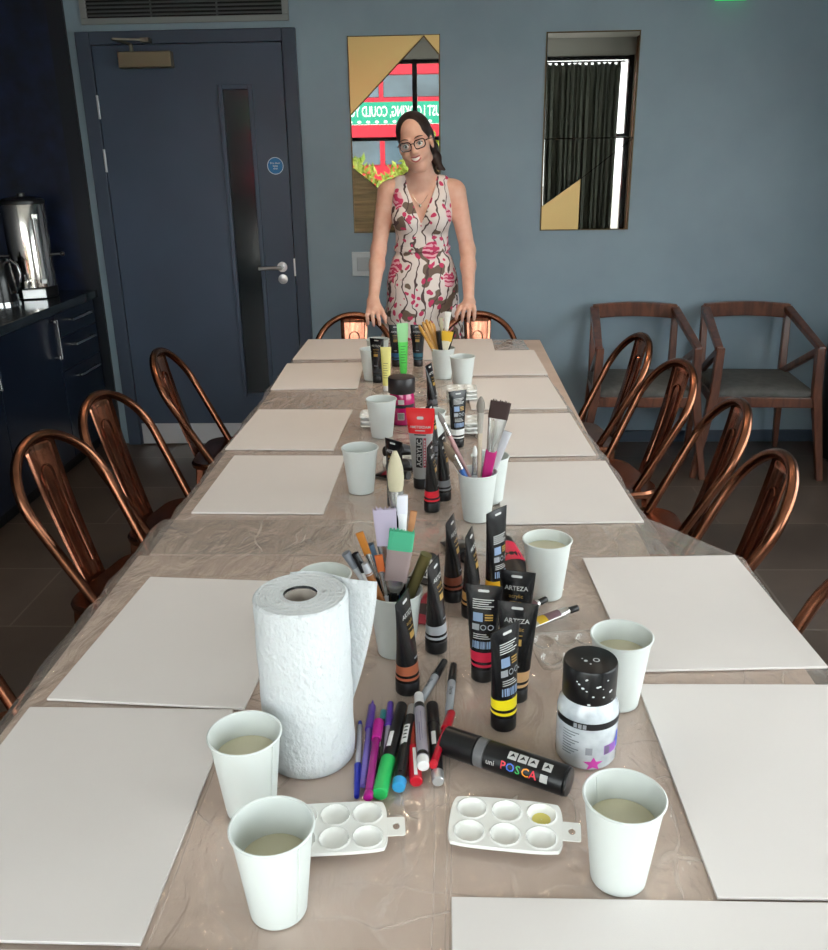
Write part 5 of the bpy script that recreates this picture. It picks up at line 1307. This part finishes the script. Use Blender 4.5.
# facial details, built in the head frame
HMx = Matrix.Translation(HP) @ Matrix(Rm.tolist()).to_4x4()
def face(name, m_): 
    q = MB(); q.M = HMx; return q
for sx in (-1,1):
    q = face('eye', 0); q.ball((sx*.031,-.0770,-.001), .0112, 14, 10); eo = q.build('eye', mat('eye_white', (236,234,230), .2), pr)
    q = face('iris', 0); q.lathe([(.0001,0)], (0,0,0), 3) if False else None
    q.ball((sx*.031-.001,-.0880,-.001), (.0060,.0020,.0060), 12, 6); q.build('iris', mat('iris_dark', (40,28,24), .1), eo)
    q = face('lid', 0); q.tube([(sx*.031+.0135*cos(a),-.0885+.004*abs(cos(a))**2,.0005+.0062*sin(a)) for a in [PI*k/8 for k in range(9)]], .0016, 6); q.build('eyelashes', mat('lash', (52,38,34), .6), eo)
    q = face('brow', 0); q.tube([(sx*(.014+.036*k/6),-.0975+.014*(k/6)**1.8,.0225+.0065*sin(PI*min(1,k/6*.8+.05))) for k in range(7)], [.0018,.0026,.0028,.0027,.0024,.0019,.0010], 6); q.build('eyebrow', mat('brow_hair', (62,44,38), .7), pr)
q = face('teeth', 0); N_ = 12
rows = []
for zz in (0,1): rows.append([(.0300*u, -.0962+.0160*u*u, (-.0525+.0095*u*u) if zz == 0 else (-.0685+.0225*u*u)) for u in [-1+2*k/N_ for k in range(N_+1)]])
q.add([p for r in rows for p in r], [(k+N_+1, k+N_+2, k+1, k) for k in range(N_)]); q.build('teeth', mat('teeth', (238,234,226), .3), pr)
LIP = mat('lips', (190,108,106), .4)
q = face('lip', 0); us = [-1+2*k/N_ for k in range(N_+1)]
q.tube([(.0345*u,-.0955+.0200*u*u,-.0520+.0125*u*u) for u in us], [.0008+.0022*(1-u*u) for u in us], 8); q.build('upper_lip', LIP, pr)
q = face('lip', 0); q.tube([(.0335*u,-.0962+.0195*u*u,-.0700+.0280*u*u) for u in us], [.0008+.0028*(1-u*u) for u in us], 8); q.build('lower_lip', LIP, pr)
# glasses: two rounded frames, bridge, temples
gl = face('g', 0); GLM = mat('glasses_frame', (48,26,32), .25)
for sx in (-1,1):
    pts = []
    for px_, pz_ in rrect(.048,.035,.013,5): pts.append((sx*.0315+px_, -.1015+.006*((sx*(sx*.0315+px_)-.0315)/.024)**2*.6+.0035*(abs(sx*.0315+px_)/.055)**2, -.002+pz_+(.002*(px_*sx)/.024)))
    gl.tube(pts, .0026, 6, closed=True)
    gl.tube([(sx*.0555,-.097,.006),(sx*.069,-.085,.008),(sx*.0765,-.03,.006),(sx*.0765,.004,.004),(sx*.072,.02,-.012)], [.002,.0022,.0018,.0018,.0016], 6)
gl.tube([(-.008,-.1025,.002),(-.003,-.106,.005),(.003,-.106,.005),(.008,-.1025,.002)], .0021, 6)
go = gl.build('glasses', GLM, pr)
for sx in (-1,1):
    q = face('lens', 0); pts = [(sx*.0315+p[0], -.1012, -.002+p[1]) for p in rrect(.046,.033,.012,5)]; q.poly(pts); q.build('lens', glass_mat('lens_glass', (250,250,250), 0, 1.0), go, smooth=0)
# necklace, wrist band, shoes
nk = MB(); npts = []
for k in range(25):
    a = PI*(-.5+k/24*1.0); u = sin(a); npts.append((-.004+.060*u, -.052-.040*(1-u*u)+.030*u*u, 1.405-.095*(1-abs(u)**1.6)))
nk.tube(npts, .0011, 5); nko = nk.build('necklace', mat('silver_chain', (205,200,190), .25, metal=1.), pr)
q = MB(); q.ball((-.004,-.097,1.303), (.006,.004,.008), 10, 6); q.build('pendant', MATS['silver_chain'], nko)
w0 = Vector(ARM[1][2]); e0 = Vector(ARM[1][1]); ax = (w0-e0).normalized(); u_ = ax.orthogonal().normalized(); v_ = ax.cross(u_); cc = w0+ax*-.004
q = MB(); q.tube([cc+u_*.0258*cos(2*PI*k/24)+v_*.0258*sin(2*PI*k/24) for k in range(24)], .0034, 6, closed=True)
wbo = q.build('wristband', mat('red_band', (226,64,52), .5), pr); wbo['label'] = 'red wristband'
for sx in (-1,1):
    q = MB(); q.loft([[(sx*.092+sx*.004*k+p[0]*(1-.05*k), .03-.045*k+p[1]*.3, z_) for p in rrect(.085,.1,.03,4)] for k, z_ in ((0,.0),(0,.03))]) if False else None
    q.ball((sx*.094,-.035,.028), (.046,.125,.027), 20, 8); q.build('shoe', mat('shoe_dark', (48,44,46), .5), pr)
